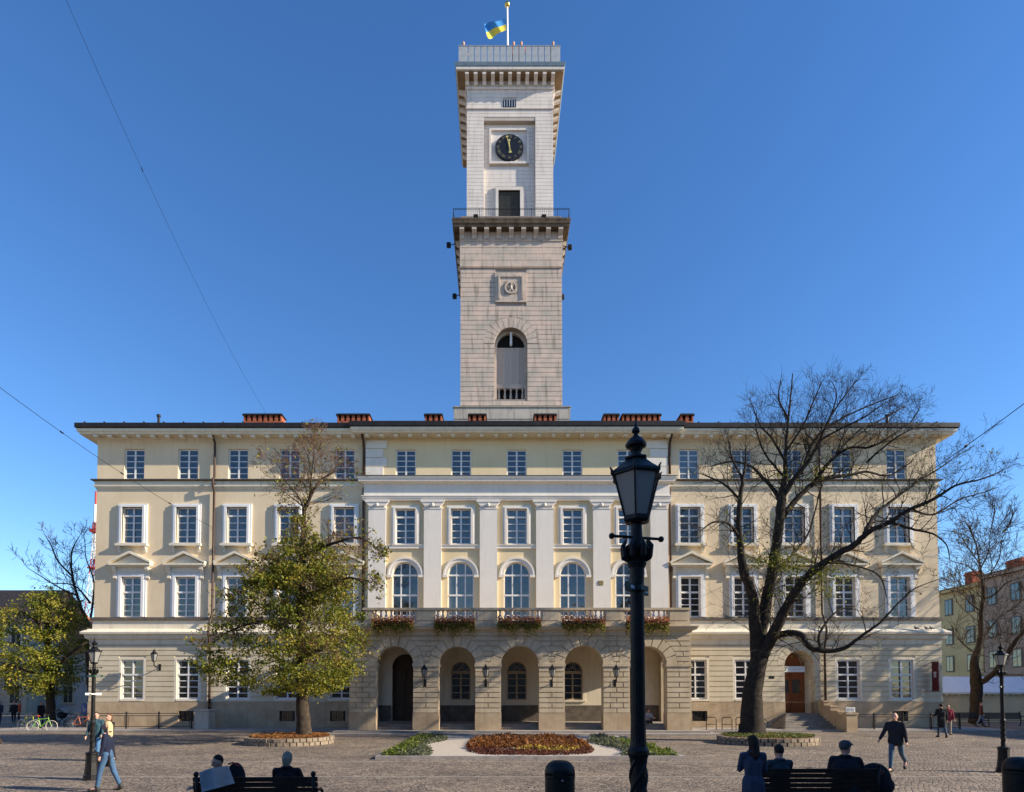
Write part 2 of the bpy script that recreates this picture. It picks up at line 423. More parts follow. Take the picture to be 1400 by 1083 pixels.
tag(pv.build('pavement', M['pave']), kind='structure')
gt = MB()
for y in (16.9, 20.6): gt.box(-60, 60, y, y+.16, .002, .006)
tag(gt.build('drain_gutter', M['step']), kind='structure')

# ------------------------------------------------------------------ town hall
YW = 40.0; YC = 39.86; YG = 39.82; YP = 35.35
def Z(py, Y=YW, px=700): return P(px, py, Y).z
def X(px, py=815, Y=YW): return P(px, py, Y).x
XL, XR = X(129), X(1284)
CL, CR = X(500), X(913)
hall = world_thing('town_hall', 'long cream four-storey town hall with arcaded stone portico, pediment windows and dark eaves', 'town hall', ((XL+XR)/2, YW, 0))
z_pl, z_g1, z_c1, z_b0, z_b1 = Z(960, YG), Z(882, YG), Z(864), Z(849), Z(844)
z_mid, z_s0, z_s1, z_top = Z(750), Z(668), Z(656), Z(600)
cols_l = [X(p) for p in (180, 254, 323, 394, 470)]; cols_r = [X(p) for p in (944, 1017, 1087, 1155, 1230)]
cols_c = [X(p, 710) for p in (555, 630.5, 706.5, 782.5, 858)]
W4w, W4z0, W4z1 = 1.32, Z(655), Z(614)
W3w, W3z0, W3z1 = 1.34, Z(743), Z(694)
W2w, W2z0, W2z1 = 1.30, Z(844)+.02, Z(789)
W1w, W1z0, W1z1 = 1.46, Z(956, YG), Z(902, YG)
DX = X(1093, 930, YG); DR = .97; DZ0 = 1.0; DZS = Z(910, YG)
# upper walls (wings and centre)
uw = MB()
for cols in (cols_l, cols_r):
    a, b = (XL, CL) if cols is cols_l else (CR, XR)
    uw.wall(a, b, z_g1, z_mid, YW, .4, [(c-W2w/2, c+W2w/2, W2z0, W2z1, False) for c in cols])
    uw.wall(a, b, z_mid, z_s0+.05, YW, .4, [(c-W3w/2, c+W3w/2, W3z0, W3z1, False) for c in cols])
    uw.wall(a, b, z_s0+.05, z_top+1.0, YW, .4, [(c-W4w/2, c+W4w/2, W4z0, W4z1, False) for c in cols])
for xa, xb in ((XL, XL+.4), (XR-.4, XR)): uw.box(xa, xb, YW+.4, 53, 0, z_top+1.0)
uw.box(XL+.4, XR-.4, 52.6, 53, 0, z_top+1.0)
uw.build('wall', M['cream'], hall)
AW, AZS = 1.72, Z(787)
AZ0 = Z(849)
cw = MB()
cw.wall(CL, CR, z_g1, z_mid, YC, .5, [(c-AW/2, c+AW/2, AZ0, AZS, True) for c in cols_c])
C3z0, C3z1, C3w = Z(745), Z(697), 1.32
cw.wall(CL, CR, z_mid, Z(686), YC, .5, [(c-C3w/2, c+C3w/2, C3z0, C3z1, False) for c in cols_c])
C4z0, C4z1 = Z(653), Z(616)
cw.wall(CL, CR, Z(686), z_top+1.0, YC, .5, [(c-W4w/2, c+W4w/2, C4z0, C4z1, False) for c in cols_c])
cw.build('wall', M['creamC'], hall)['label'] = 'warmer yellow wall of the centre'
# ground floor
PL, PR = P(478, 950, YP).x, P(945, 950, YP).x
gops_l = [(c-W1w/2, c+W1w/2, W1z0, W1z1, False) for c in [X(p, 930, YG) for p in (181, 257, 325, 393, 467)]]
gx_r = [X(p, 930, YG) for p in (951, 1020)]; gx_r2 = [X(p, 930, YG) for p in (1160, 1233)]
gops_r = [(c-W1w/2, c+W1w/2, W1z0, W1z1, False) for c in gx_r+gx_r2]+[(DX-DR, DX+DR, DZ0, DZS, True)]
XGL, XGR = X(122, 930, YG), X(1288, 930, YG)
gw = MB(); gc = MB()
bas = [X(p, 980, YG) for p in (255, 393, 462)]; bas_r = [X(p, 980, YG) for p in (956, 1030, 1147, 1230)]
gw.wall(XGL, PL+.3, z_pl, z_g1, YG, .45, gops_l)
gw.wall(PR-.3, XGR, z_pl, z_g1, YG, .45, gops_r)
gc.courses(XGL, PL+.02, z_pl, z_g1-.02, 11, [(a-.14, b+.14, c-.14, d+.14, e) for a,b,c,d,e in gops_l], YG, proud=.045, gap=.05)
gc.courses(PR-.02, XGR, z_pl, z_g1-.02, 11, [(a-(0 if e else .14), b+(0 if e else .14), c-.14, d+(0 if e else .14), e) for a,b,c,d,e in gops_r], YG, rv=.5, proud=.045, gap=.05)
gc.voussoirs(DX, DZS, DR, DR+.47, z_g1-.1, 9, YG, proud=.045, gap=.05)
gw.box(XGL, XGL+.4, YG+.45, 52.8, 0, z_g1); gw.box(XGR-.4, XGR, YG+.45, 52.8, 0, z_g1)
for o in buildx(gw, 'wall', M['grnd'], hall, [1.3]): o['label'] = 'rusticated ground floor wall'
buildx(gc, 'rustication', M['grnd'], hall, [1.3])
pl = MB(); YPl = YG-.07
pl.wall(XGL-.03, PL+.3, 0, z_pl, YPl, .5, [(c-.5, c+.5, Z(986,YG), Z(972,YG), False) for c in bas])
pl.wall(PR-.3, XGR+.03, 0, z_pl, YPl, .5, [(c-.5, c+.5, Z(986,YG), Z(972,YG), False) for c in bas_r]+[(DX-DR, DX+DR, DZ0, z_pl+.001, False)])
buildx(pl, 'plinth', M['plinth'], hall, [1.3])
g = MB(); g.box(-.5, .5, .2, .22, 0, .68)
gb = g.build('basement_window', M['dglass'], hall)
g = MB()
for k in range(7): g.box(-.45+k*.15, -.43+k*.15, .1, .12, 0, .68)
g.box(.36, .5, .02, .1, 0, .68)
g.build('grille', M['rail'], gb); gb.children[0].matrix_parent_inverse = Matrix()
for o in (gb, gb.children[0]):
    for v in o.data.vertices: v.co = v.co+org(hall)
build_many(gb, hall, [(c, YPl, Z(986, YG)) for c in bas+bas_r])

def frame_mesh(w_, h, cols, zs, arch=0, fw=.08, mw=.085, bar=.05, tr=None, y0=.10):
    """white casement: outer frame, mullions, glazing bars at heights zs, transoms tr"""
    m = MB(); d = .07
    m.box(-w_/2, -w_/2+fw, y0, y0+d, 0, h); m.box(w_/2-fw, w_/2, y0, y0+d, 0, h)
    m.box(-w_/2+fw, w_/2-fw, y0, y0+d, 0, fw)
    if not arch: m.box(-w_/2+fw, w_/2-fw, y0, y0+d, h-fw, h)
    r = w_/2
    for i in range(1, cols):
        x = -w_/2+w_*i/cols; hh = h-(0 if arch else fw)
        if arch: hh = h+math.sqrt(max((r-fw*.5)**2-x*x, 0))
        m.box(x-mw/2-.01, x+mw/2+.01, y0-.012, y0+d-.01, fw, hh)
    for z in zs: m.box(-w_/2+fw, w_/2-fw, y0+.012, y0+d-.02, z-bar/2, z+bar/2)
    for z in (tr or []): m.box(-w_/2+fw, w_/2-fw, y0-.025, y0+d-.005, z-.055, z+.055)
    if arch: m.ring(0, h, r-fw, r, y0, y0+d)
    return m
def win(fm, w_, h, arch, gl, extra=(), frame=None):
    o = fm.build('window', frame or M['frame'])
    g = MB()
    if arch:
        pts = [(-w_/2+.01, .01), (w_/2-.01, .01)]+[((w_/2-.01)*math.cos(math.pi*k/20), h+(w_/2-.01)*math.sin(math.pi*k/20)) for k in range(21)]
        g.prism(pts, .14, .16)
    else: g.box(-w_/2+.01, w_/2-.01, .145, .165, .01, h-.01)
    p = g.build('pane', gl, o)
    for nm, mb, m_ in extra: mb.build(nm, m_, o)
    return o
def surround(w_, h, b, proud, z0=0, lip=.04):
    m = MB()
    for i, (e, p) in enumerate(((b, proud*.7), (b*.55, proud))):
        m.box(-w_/2-e, -w_/2, -p, .0-.001*i, z0, h); m.box(w_/2, w_/2+e, -p, -.001*i, z0, h)
        m.box(-w_/2-e, w_/2+e, -p-.001*i, -.001*i, h, h+e*.8)
    return m
# fourth floor
h4 = W4z1-W4z0
fm = frame_mesh(W4w, h4, 2, [h4*k/5 for k in range(1,5)], y0=.12)
w4 = win(fm, W4w, h4, 0, M['glass'])
build_many(w4, hall, [(c, YW, W4z0) for c in cols_l+cols_r])
h4c = C4z1-C4z0
fm = frame_mesh(W4w, h4c, 2, [h4c*k/5 for k in range(1,5)], y0=.10)
w4 = win(fm, W4w, h4c, 0, M['glass'])
build_many(w4, hall, [(c, YC, C4z0) for c in cols_c])
# third floor
h3 = W3z1-W3z0; tr3 = h3*.77
sil = MB(); sil.box(-W3w/2-.36, W3w/2+.36, -.26, 0, -.2, -.05); sil.box(-W3w/2-.30, W3w/2+.30, -.16, 0, -.05, .0)
cors = []
for sx in (-1, 1):
    x = sx*(W3w/2+.16); cor = MB(); cors.append(cor)
    cor.prismx([(0,-.2),(0,-.58),(-.06,-.60),(-.08,-.46),(-.16,-.40),(-.22,-.26),(-.22,-.2)], x-.09, x+.09)
fm = frame_mesh(W3w, h3, 2, [tr3*k/4 for k in (1,2,3)], tr=[tr3], y0=.08)
w3 = win(fm, W3w, h3, 0, M['glass'], [('surround', surround(W3w, h3, .28, .16), M['frame']), ('sill', sil, M['trim']), ('bracket', cors[0], M['trim']), ('bracket', cors[1], M['trim'])])
build_many(w3, hall, [(c, YW, W3z0) for c in cols_l+cols_r])
h3 = C3z1-C3z0; tr3 = h3*.77
fm = frame_mesh(C3w, h3, 2, [tr3*k/4 for k in (1,2,3)], tr=[tr3], y0=.06)
w3 = win(fm, C3w, h3, 0, M['glass'], [('surround', surround(C3w, h3, .26, .14), M['white'])])
build_many(w3, hall, [(c, YC, C3z0) for c in cols_c])
# second floor with pediments
h2 = W2z1-W2z0; tr2 = h2*.62
ped = MB()
zb = Z(772)-W2z0; za_ = Z(757)-W2z0; hw = X(208,765)-X(180,765)
ped.box(-W2w/2-.3, W2w/2+.3, -.12, 0, h2+.26, zb-.02)
ped.box(-hw, hw, -.40, 0, zb-.10, zb+.02); ped.box(-hw+.08, hw-.08, -.3, 0, zb-.18, zb-.1)
ped.prism([(-hw+.12, zb+.02), (hw-.12, zb+.02), (0, za_-.12)], -.18, 0)
for sx in (-1, 1):
    pts = [(sx*(hw+.03), zb+.02), (0, za_-.06), (0, za_+.1), (sx*(hw+.03), zb+.16)]
    if sx > 0: pts = pts[::-1]
    ped.prism(pts[::-1] if sx < 0 and False else pts, -.42, 0)
cons = []
for sx in (-1, 1):
    x = sx*(W2w/2+.42); con = MB(); cons.append(con)
    con.prismx([(0,zb-.18),(0,zb-.95),(-.08,zb-1.0),(-.14,zb-.9),(-.10,zb-.7),(-.16,zb-.5),(-.28,zb-.36),(-.3,zb-.18)], x-.11, x+.11)
fm = frame_mesh(W2w, h2, 2, [tr2/4, tr2/2, tr2*.75, (h2+tr2)/2], tr=[tr2], y0=.10)
w2 = win(fm, W2w, h2, 0, M['glass2'], [('surround', surround(W2w, h2, .32, .12), M['frame']), ('pediment', ped, M['trim']), ('bracket', cons[0], M['trim']), ('bracket', cons[1], M['trim'])])
build_many(w2, hall, [(c, YW, W2z0) for c in cols_l+cols_r])
# arched centre windows
ha = AZS-AZ0
fm = frame_mesh(AW, ha, 3, [ha*.12], arch=1, tr=[ha, ha*.56], mw=.06, y0=.10)
arc = MB(); arc.ring(0, ha, AW/2, AW/2+.26, -.10, 0); arc.ring(0, ha, AW/2+.19, AW/2+.30, -.15, 0)
for sx in (-1, 1): arc.box(min(sx*AW/2, sx*(AW/2+.33)), max(sx*AW/2, sx*(AW/2+.33)), -.16, 0, ha-.16, ha-.001)
wa = win(fm, AW, ha, 1, M['glass'], [('surround', arc, M['white'])])
build_many(wa, hall, [(c, YC, AZ0) for c in cols_c])
# ground windows
h1 = W1z1-W1z0; tr1 = h1*.62
fm = frame_mesh(W1w, h1, 2, [tr1/4, tr1/2, tr1*.75, (h1+tr1)/2], tr=[tr1], fw=.10, mw=.07, y0=.06)
sr = MB()
for a, b in ((-W1w/2-.14, -W1w/2), (W1w/2, W1w/2+.14)): sr.box(a, b, -.045, 0, -.12, h1+.12)
sr.box(-W1w/2, W1w/2, -.045, 0, h1, h1+.12); sr.box(-W1w/2, W1w/2, -.06, 0, -.12, 0)
w1 = win(fm, W1w, h1, 0, M['dglass'], [('surround', sr, M['trim'])])
build_many(w1, hall, [((a+b)/2, YG, W1z0) for a,b,c,d,e in gops_l+gops_r if not e])

# cornices and string courses
co = MB()
def two(prof, mbx=None):
    m_ = mbx or co
    m_.cornice(XL, CL-.0, YW, 52, prof); m_.cornice(CR, XR, YW, 52, prof)
zc0, zc1 = Z(882), Z(863)
co.cornice(XGL+.02, PL+.2, YG, 52, [(0,zc0),(.04,zc0+.02),(.06,zc0+.32),(.22,zc0+.40),(.26,zc0+.62),(.42,zc0+.68),(.44,zc0+.80),(.1,zc1+.12)])
co.cornice(PR-.2, XGR-.02, YG, 52, [(0,zc0),(.04,zc0+.02),(.06,zc0+.32),(.22,zc0+.40),(.26,zc0+.62),(.42,zc0+.68),(.44,zc0+.80),(.1,zc1+.12)])
for a, b in ((XL, CL), (CR, XR)):
    co.cornice(a, b, YW, 52, [(.003, zc1+.1), (.05, zc1+.12), (.05, z_b0), (.05, z_b0+.02)])
    co.cornice(a, b, YW, 52, [(.0, z_s0-.04), (.05, z_s0-.02), (.06, z_s0+.08), (.14, z_s0+.10), (.15, z_s0+.2), (.09, z_s0+.21), (.09, z_s1-.12)])
co.cornice(XL, XR, YW, 52, [(.0, z_top-.24), (.04, z_top-.22), (.06, z_top-.05), (.16, z_top), (.16,z_top+.06),(0.02, z_top+.07)])
co.build('cornice', M['trim'], hall)
lg = MB()
for a, b in ((XL, CL), (CR, XR)):
    lg.cornice(a, b, YW, 52, [(.06, z_b0+.021), (.16, z_b0+.03), (.16, z_b1-.02), (.03, z_b1)])
    lg.cornice(a, b, YW, 52, [(.10, z_s1-.119), (.26, z_s1-.10), (.28, z_s1-.03), (.03, z_s1)])
buildx(lg, 'ledge', M['ledge'], hall, [1.3])
# centre entablature, pilasters, quoins
ce = MB(); ze = Z(686)
ce.cornice(CL, CR, YC, 45, [(.16, ze), (.18, ze+.01), (.18, ze+.12), (.22, ze+.13), (.22, ze+.24), (.26, ze+.25), (.26, ze+.30), (.12, ze+.31), (.12, Z(664))])
ce.cornice(CL, CR, YC, 45, [(.121, Z(664)+.003), (.2, Z(664)+.02), (.26, Z(664)+.1), (.42, Z(664)+.12), (.44, Z(664)+.26), (.5, Z(664)+.34), (.5, Z(653)-.12), (.1,Z(653)-.03)])
ce.build('entablature', M['white'], hall)
lg = MB(); lg.cornice(CL, CR, YC, 45, [(.505, Z(653)-.115), (.53, Z(653)-.11), (.53, Z(653)-.07), (.02, Z(653)+.02)]); lg.build('ledge', M['ledge'], hall)
pil_x = [X(p, 760) for p in (516.5, 592, 668, 744.5, 822, 900)]
pp = MB(); pp.box(-.57, .57, -.17, 0, 0, Z(697)-Z(856)); pp.box(-.64, .64, -.21, 0, 0, .4)
po = pp.build('pilaster', M['white'])
cp = MB(); a = Z(697)-Z(856); b_ = ze-Z(856)
cp.box(-.60, .60, -.20, 0, a-.04, a+.04); cp.box(-.56, .56, -.17, 0, a+.041, b_-.16)
cp.prism([(-.56, a+.18), (.56, a+.18), (.76, b_-.14), (-.76, b_-.14)], -.24, 0); cp.box(-.78, .78, -.28, 0, b_-.139, b_-.002)
for k in range(9): cp.ball((-.48+k*.12, -.2, a+.16), .05, .05, .09, 6, 4)
cp.ball((0,-.25,a+.22), .1, .08, .12, 8, 5)
cp.build('capital', M['white'], po)
build_many(po, hall, [(x, YC, Z(856)) for x in pil_x])
pn = MB()
for i in range(5):
    a = pil_x[i]+.571; b = pil_x[i+1]-.571
    pn.box(a, b, YC-.10, YC, Z(751), Z(747)); pn.box(a, b, YC-.14, YC-.0, Z(747)+.001, Z(747)+.05)
    pn.box(a, b, YC-.06, YC, Z(747)+.051, ze) if False else None
buildx(pn, 'string_course', M['white'], hall, pil_x)
qn = MB()
for x0, sgn in ((CL, 1), (CR, -1)):
    zz = Z(651); n = 4; hh = (Z(603)-zz)/n
    for k in range(n):
        L = 1.35 if k % 2 == (1) else 1.12
        a, b = (x0, x0+L) if sgn > 0 else (x0-L, x0)
        qn.box(a-.03*(sgn>0), b+.03*(sgn<0), YC-.05, YC+.01, zz+k*hh+.02, zz+(k+1)*hh-.02)
buildx(qn, 'quoin', M['white'], hall, [1.3])
# eaves
ev = MB(); EP = .85
zs_ = z_top+.17
zf0, zf1 = P(700, 592, YW-EP).z, P(700, 583, YW-EP).z
def eave(mb, a, b, y, ex=0):
    mb.cornice(a, b, y, 52, [(.10, zf0-.02), (EP-.12, zf0-.01), (EP-.10, zf0+.10), (EP-.02, zf0+.12), (EP, zf0+.2), (EP, zf1-.12)])
eave(ev, XL, XR, YW); eave(ev, CL+.02, CR-.02, YC-.10)
ev.cornice(XL, XR, YW, 52, [(.02, z_top+.07), (.02, zf0-.021)])
ev.build('eaves', M['trim'], hall)
bk = MB(); bk.prismx([(0, zf0-z_top-.03), (0, .10), (-.16, .10), (-.5, zf0-z_top-.22), (-EP+.16, zf0-z_top-.17), (-EP+.16, zf0-z_top-.03)], -.13, .13)
bo = bk.build('eave_bracket', M['trim'])
locs = []; x = XL+.25
while x < XR-.2:
    locs.append((x, YW-.14 if CL-.3 < x < CR+.3 else YW, z_top-.0)); x += .93
build_many(bo, hall, locs)
rf = MB()
rz0, rz1 = zf1-.118, P(700, 576.5, YW-EP).z
e = EP+.03
rf.cornice(XL, XR, YW, 53, [(e, rz0), (e+.06, rz0+.05), (e+.06, rz1-.10)])
rf.cornice(CL+.02, CR-.02, YC-.10, 45, [(e, rz0), (e+.06, rz0+.05), (e+.06, rz1-.09)])
x0, x1, ya, yb_ = XL-e-.05, XR+e+.05, YW-e-.05, 53+e
ym = (ya+yb_)/2; rh = rz1+1.3
rf.add([(x0,ya,rz1-.1),(x1,ya,rz1-.1),(x1,yb_,rz1-.1),(x0,yb_,rz1-.1),(x0+7.5,ym,rh),(x1-7.5,ym,rh)], [(0,1,5,4),(1,2,5),(2,3,4,5),(3,0,4),(3,2,1,0)])
for k in range(44):      # sheet seams / snow stops on the eave edge
    xx = x0+.6+k*1.28; rf.box(xx, xx+.05, ya-.02, ya+.8, rz1-.09, rz1-.02)
rf.build('roof', M['roof'], hall)
for a, b in ((333,385),(461,505),(581,604),(641,664),(731,760),(826,846),(851,903),(931,948)):
    YY = 44.5; xa, xb = P(a,570,YY).x, P(b,570,YY).x; zt = P(700,565.5,YY).z; zb2 = P(700,578,YY).z
    c = MB(); n = max(1, round((xb-xa)/.42)); hh = zt-zb2
    c.box(xa, xb, YY, YY+.8, zb2-1.2, zb2+.12)
    c.box(xa, xb, YY+.35, YY+.5, zb2+.12, zt-.14)
    pw = (xb-xa)/n
    for k in range(n+1):
        xx = xa+k*pw; q0 = max(xa, xx-.11); q1 = min(xb, xx+.11)
        c.box(q0, q1, YY, YY+.35, zb2+.12, zt-.14); c.box(q0, q1, YY+.5, YY+.8, zb2+.12, zt-.14)
    o = c.build('chimney', M['brick'], hall)
    c = MB(); c.box(xa-.08, xb+.08, YY-.08, YY+.88, zt-.14, zt-.07); c.box(xa-.03, xb+.03, YY-.03, YY+.83, zt-.069, zt); c.build('chimney_cap', M['roof'], o)
for px in (217, 1213):
    p = P(px, 577, 43); q = P(px, 569, 43)
    c = MB(); c.tube([p-Vector((0,0,1)), q], .09, 8); c.tube([q-Vector((0,0,.05)), q+Vector((0,0,.1))], .14, 8); c.build('vent_pipe', M['roof'], hall)
# downpipes
for px, yy in ((293, YW), (1121, YW)):
    x = X(px, 750); c = MB()
    c.tube([(x, yy-.66, z_top+.30), (x, yy-.6, z_top+.1), (x+.02, yy-.2, z_top-.35), (x, yy-.15, z_top-.7), (x, yy-.15, z_s1+.1), (x, yy-.36, z_s1-.05),(x, yy-.36, z_s0+.1), (x, yy-.15, z_s0-.2), (x, yy-.15, z_b1+.2),(x, yy-.3, z_b1), (x, yy-.62, zc1+.2), (x, yy-.62, zc0+.7), (x, yy-.36, zc0-.2), (x, yy-.34, .15)], .075, 8)
    for zz in (2.2, 3.8, 9, 11.5, 16): c.tube([(x,yy-.15 if zz>6 else yy-.34,zz),(x,yy-.15 if zz>6 else yy-.34,zz+.06)], .1, 8)
    c.build('downpipe', M['pipe'], hall, smooth=True)
for px, s in ((496, -1), (913, 1)):
    x = X(px, 750)+.02*s; c = MB(); yy = YW
    if s < 0: xx = CL-.16
    else: xx = CR+.16
    c.tube([(xx, yy-.78, z_top+.28), (xx, yy-.7, z_top+.0), (xx, yy-.25, z_top-.4), (xx, yy-.15, z_top-.9), (xx, yy-.15, Z(653)+.2)], .085, 8)
    c.tube([(xx, yy-.15, Z(668)), (xx, yy-.15, Z(684)), (xx, yy-.15, Z(860))], .075, 8)
    c.build('downpipe', M['pipe'], hall, smooth=True)
# portico
ZP = lambda py: P(700, py, YP).z
port = []
PX = lambda px, py=950: P(px, py, YP).x
arches = [(PX(a), PX(b)) for a, b in ((514,565),(600,650),(685,737),(772,825),(861,912))]
zsp = ZP(909); ztp = ZP(862); zpp = ZP(975)
ops = [(a, b, 0, zsp, True) for a, b in arches]
pw_ = MB(); pw_.wall(PL, PR, 0, ztp, YP, .75, ops)
for xa in (PL, PR-.7):
    xc = xa+.35
    pw_.box(xa, xa+.7, YP+.75, YP+1.35, 0, ztp); pw_.box(xa, xa+.7, YG-.6, YG-.05, 0, ztp)
    n = 12; ya, yb_ = YP+1.35, YG-.6; r = (yb_-ya)/2; c = (ya+yb_)/2
    for i in range(n):
        a = math.pi*(1-i/n); b = math.pi*(1-(i+1)/n)
        pw_.prismx([(c+r*math.cos(a), zsp+r*math.sin(a)), (c+r*math.cos(b), zsp+r*math.sin(b)), (c+r*math.cos(b), ztp), (c+r*math.cos(a), ztp)], xa, xa+.7)
pw_.box(PL+.7, PR-.7, YP+.75, YG+.2, ztp-.45, ztp-.02)
por = pw_.build('portico', M['dstone'], hall)
pc = MB(); pc.courses(PL, PR, zpp, ztp-.32, 15, [(a,b,0,zsp,True) for a,b in arches], YP, vj=1.0, rv=.62, gap=.055, proud=.055)
for a, b in arches: pc.voussoirs((a+b)/2, zsp, (b-a)/2, (b-a)/2+.6, ztp-.33, 9, YP, proud=.055, gap=.055)
pc.box(PL-.015, PR+.015, YP-.065, YP+.01, ztp-.30, ztp-.02)
pc.build('rustication', M['dstone'], por)
cur = PL; im = MB(); pb = MB()
for a, b in arches+[(PR, None)]:
    im.box(cur-.05, a+.05, YP-.11, YP+.8, zsp-.10, zsp+.08) if b or True else None
    im.box(cur-.02, a+.02, YP-.06, YP+.78, zsp-.17, zsp-.101)
    pb.box(cur-.02, a+.02, YP-.07, YP+.77, 0, zpp)
    if b: cur = b
acs = [(a+b)/2 for a, b in arches]
buildx(im, 'impost', M['dstone'], por, acs); buildx(pb, 'pier_base', M['plinth'], por, acs)
dc = MB()
dc.cornice(PL, PR, YP, YG-.1, [(.0, ztp-.16), (.05, ztp-.14), (.08, ztp-.02), (.3, ztp+.04), (.33, ztp+.16), (.38, ztp+.2), (.38, ztp+.25), (.02, ztp+.29)])
dc.build('cornice', M['dstone'], por)
flr = MB(); flr.box(PL+.1, PR-.1, YP+.8, YG-.0, .0, .50)
for k in range(2): 
    for a, b in arches: flr.box(a, b, YP+.1+k*.32, YP+.8, .15 if 0 else .0, .20+k*.15)
flr.build('step', M['step'], por)
# balustrade
zr0, zr1 = ztp+.29, P(700, 831.5, YP).z
bal_y = YP-.12
bs = [(PX(a,840), PX(b,840)) for a, b in ((510,567),(595,650),(680,739),(767,825.5),(853.5,912))]
bp_ = MB(); cur = PX(498, 840)
for a, b in bs+[(PX(942,840), None)]:
    bp_.box(cur, a, bal_y, bal_y+.34, zr0-.02, zr1-.13)
    bp_.box(cur+.12, a-.12, bal_y-.025, bal_y+.01, zr0+.28, zr1-.25)
    if b: cur = b
xa, xb = PX(498,840), PX(942,840)
bp_.box(xa-.03, xb+.03, bal_y-.03, bal_y+.37, zr0-.018, zr0+.20)
bp_.box(xa-.06, xb+.06, bal_y-.07, bal_y+.41, zr1-.129, zr1)
for xx in (xa, xb-.34):
    bp_.box(xx, xx+.34, bal_y+.35, YC-.3, zr0-.017, zr0+.2); bp_.box(xx-.05, xx+.39, bal_y+.42, YC-.3, zr1-.13, zr1-.001)
    for k in range(3): bp_.box(xx, xx+.34, bal_y+.9+k*1.2, bal_y+1.2+k*1.2, zr0+.2, zr1-.13)
blu = bp_.build('balustrade', M['dstone'], hall)
bl = MB(); bh = zr1-.129-(zr0+.2)
bl.lathe([(.085,0),(.085,.06),(.05,.08),(.06,.13),(.095,.24),(.085,.34),(.05,bh*.72),(.045,bh*.82),(.07,bh*.86),(.08,bh-.05),(.08,bh)], n=12)
b0 = bl.build('baluster', M['white'], smooth=True)
locs = []
for a, b in bs:
    n = 8
    for k in range(n): locs.append((a+(b-a)*(k+.5)/n, bal_y+.17, zr0+.2))
build_many(b0, blu, locs)
# loggia back wall with windows and doors
lw = MB(); LW, lzs = 1.28, P(700, 918, YG).z
lx = [P(p, 930, YG).x for p in (630, 706.5, 783)]
lz0 = P(700, 957, YG).z
dxx = [P(554, 930, YG).x, P(857, 930, YG).x]; dzs = P(700, 912, YG).z
lops = [(x-LW/2, x+LW/2, lz0, lzs, True) for x in lx]+[(x-.85, x+.85, .5, dzs, True) for x in dxx]
lw.wall(PL+.3, PR-.3, .0, z_g1, YG, .45, lops)
lw.build('wall', M['trim'], hall)['label'] = 'back wall of the arcade'
ld = MB(); segs = sorted([(x-.9, x+.9) for x in dxx]); cur = PL+.72
for a, b in segs+[(PR-.72, None)]:
    ld.box(cur, a, YG-.04, YG, .5, lz0-.35)
    if b: cur = b
buildx(ld, 'dado', M['ledge'], hall, dxx)
hl = lzs-lz0
fm = frame_mesh(LW, hl-.08, 2, [hl*k/4 for k in (1,2,3)], tr=[hl-.03], fw=.08, y0=.08)
fm.ring(0, hl, LW/2-.08, LW/2, .08, .15); fm.ring(0, hl, .22, .25, .09, .14, n=10)
for k in (1,2,3,4,5,6,7):
    a = math.pi*k/8
    if k % 2 or k == 4: fm.tube([(.25*math.cos(a), .11, hl+.25*math.sin(a)), ((LW/2-.08)*math.cos(a), .11, hl+(LW/2-.08)*math.sin(a))], .015, 4)
sr = MB(); sr.ring(0, hl, LW/2, LW/2+.16, -.04, 0)
for s in (-1, 1): sr.box(min(s*LW/2, s*(LW/2+.16)), max(s*LW/2, s*(LW/2+.16)), -.04, 0, 0, hl-.001)
sr.box(-LW/2-.2, LW/2+.2, -.08, 0, -.12, 0)
wl = win(fm, LW, hl, 1, M['dglass'], [('surround', sr, M['trim'])], frame=M['frameD'])
build_many(wl, hall, [(x, YG, lz0) for x in lx])
def door(w_, h, m_, y0=.25):
    d = MB(); pts = [(-w_/2, 0), (w_/2, 0)]+[(w_/2*math.cos(math.pi*k/20), h+w_/2*math.sin(math.pi*k/20)) for k in range(21)]
    d.prism(pts, y0+.04, y0+.1)
    for s in (-1, 1):
        for z0, z1 in ((.15, h*.42), (h*.47, h*.9)):
            xa = .06 if s > 0 else -w_/2+.1; xb = w_/2-.1 if s > 0 else -.06
            d.box(xa, xb, y0+.015, y0+.045, z0, z1)
    d.box(-.03, .03, y0, y0+.045, 0, h); d.box(-w_/2, w_/2, y0-.01, y0+.045, h-.06, h+.06)
    return d.build('door', m_)
for i, x in enumerate(dxx):
    d = door(1.7, dzs-.5, M['dwood'] if i == 0 else M['wood']); build_many(d, hall, [(x, YG, .5)])
    m_ = MB(); m_.tube([(.1, .22, 1.05), (.1, .17, 1.05), (.1, .17, 1.25)], .015, 6); m_.build('handle', M['gold'], d)
    for v in d.children[0].data.vertices: v.co += org(hall) if False else Vector((0,0,0))
# side entrance: recess, door, sign
rc = MB(); yb2 = YG+1.35
rc.box(DX-DR-.05, DX-DR, YG+.45, yb2, DZ0-.2, DZS+DR+.1); rc.box(DX+DR, DX+DR+.05, YG+.45, yb2, DZ0-.2, DZS+DR+.1)
rc.ring(DX, DZS, DR, DR+.1, YG+.45, yb2)
rc.box(DX-DR, DX+DR, YG, yb2, DZ0-.15, DZ0)
rc.build('door_recess', M['trim'], hall)
d = door(2*DR, DZS-DZ0, M['wood'], 0); build_many(d, hall, [(DX, yb2-.1, DZ0)])
m_ = MB(); m_.box(DX-.62, DX-.12, yb2-.115, yb2-.08, DZ0+1.3, DZ0+2.2); m_.box(DX+.12, DX+.62, yb2-.115, yb2-.08, DZ0+1.3, DZ0+2.2)
m_.build('door_pane', M['dglass'], hall)
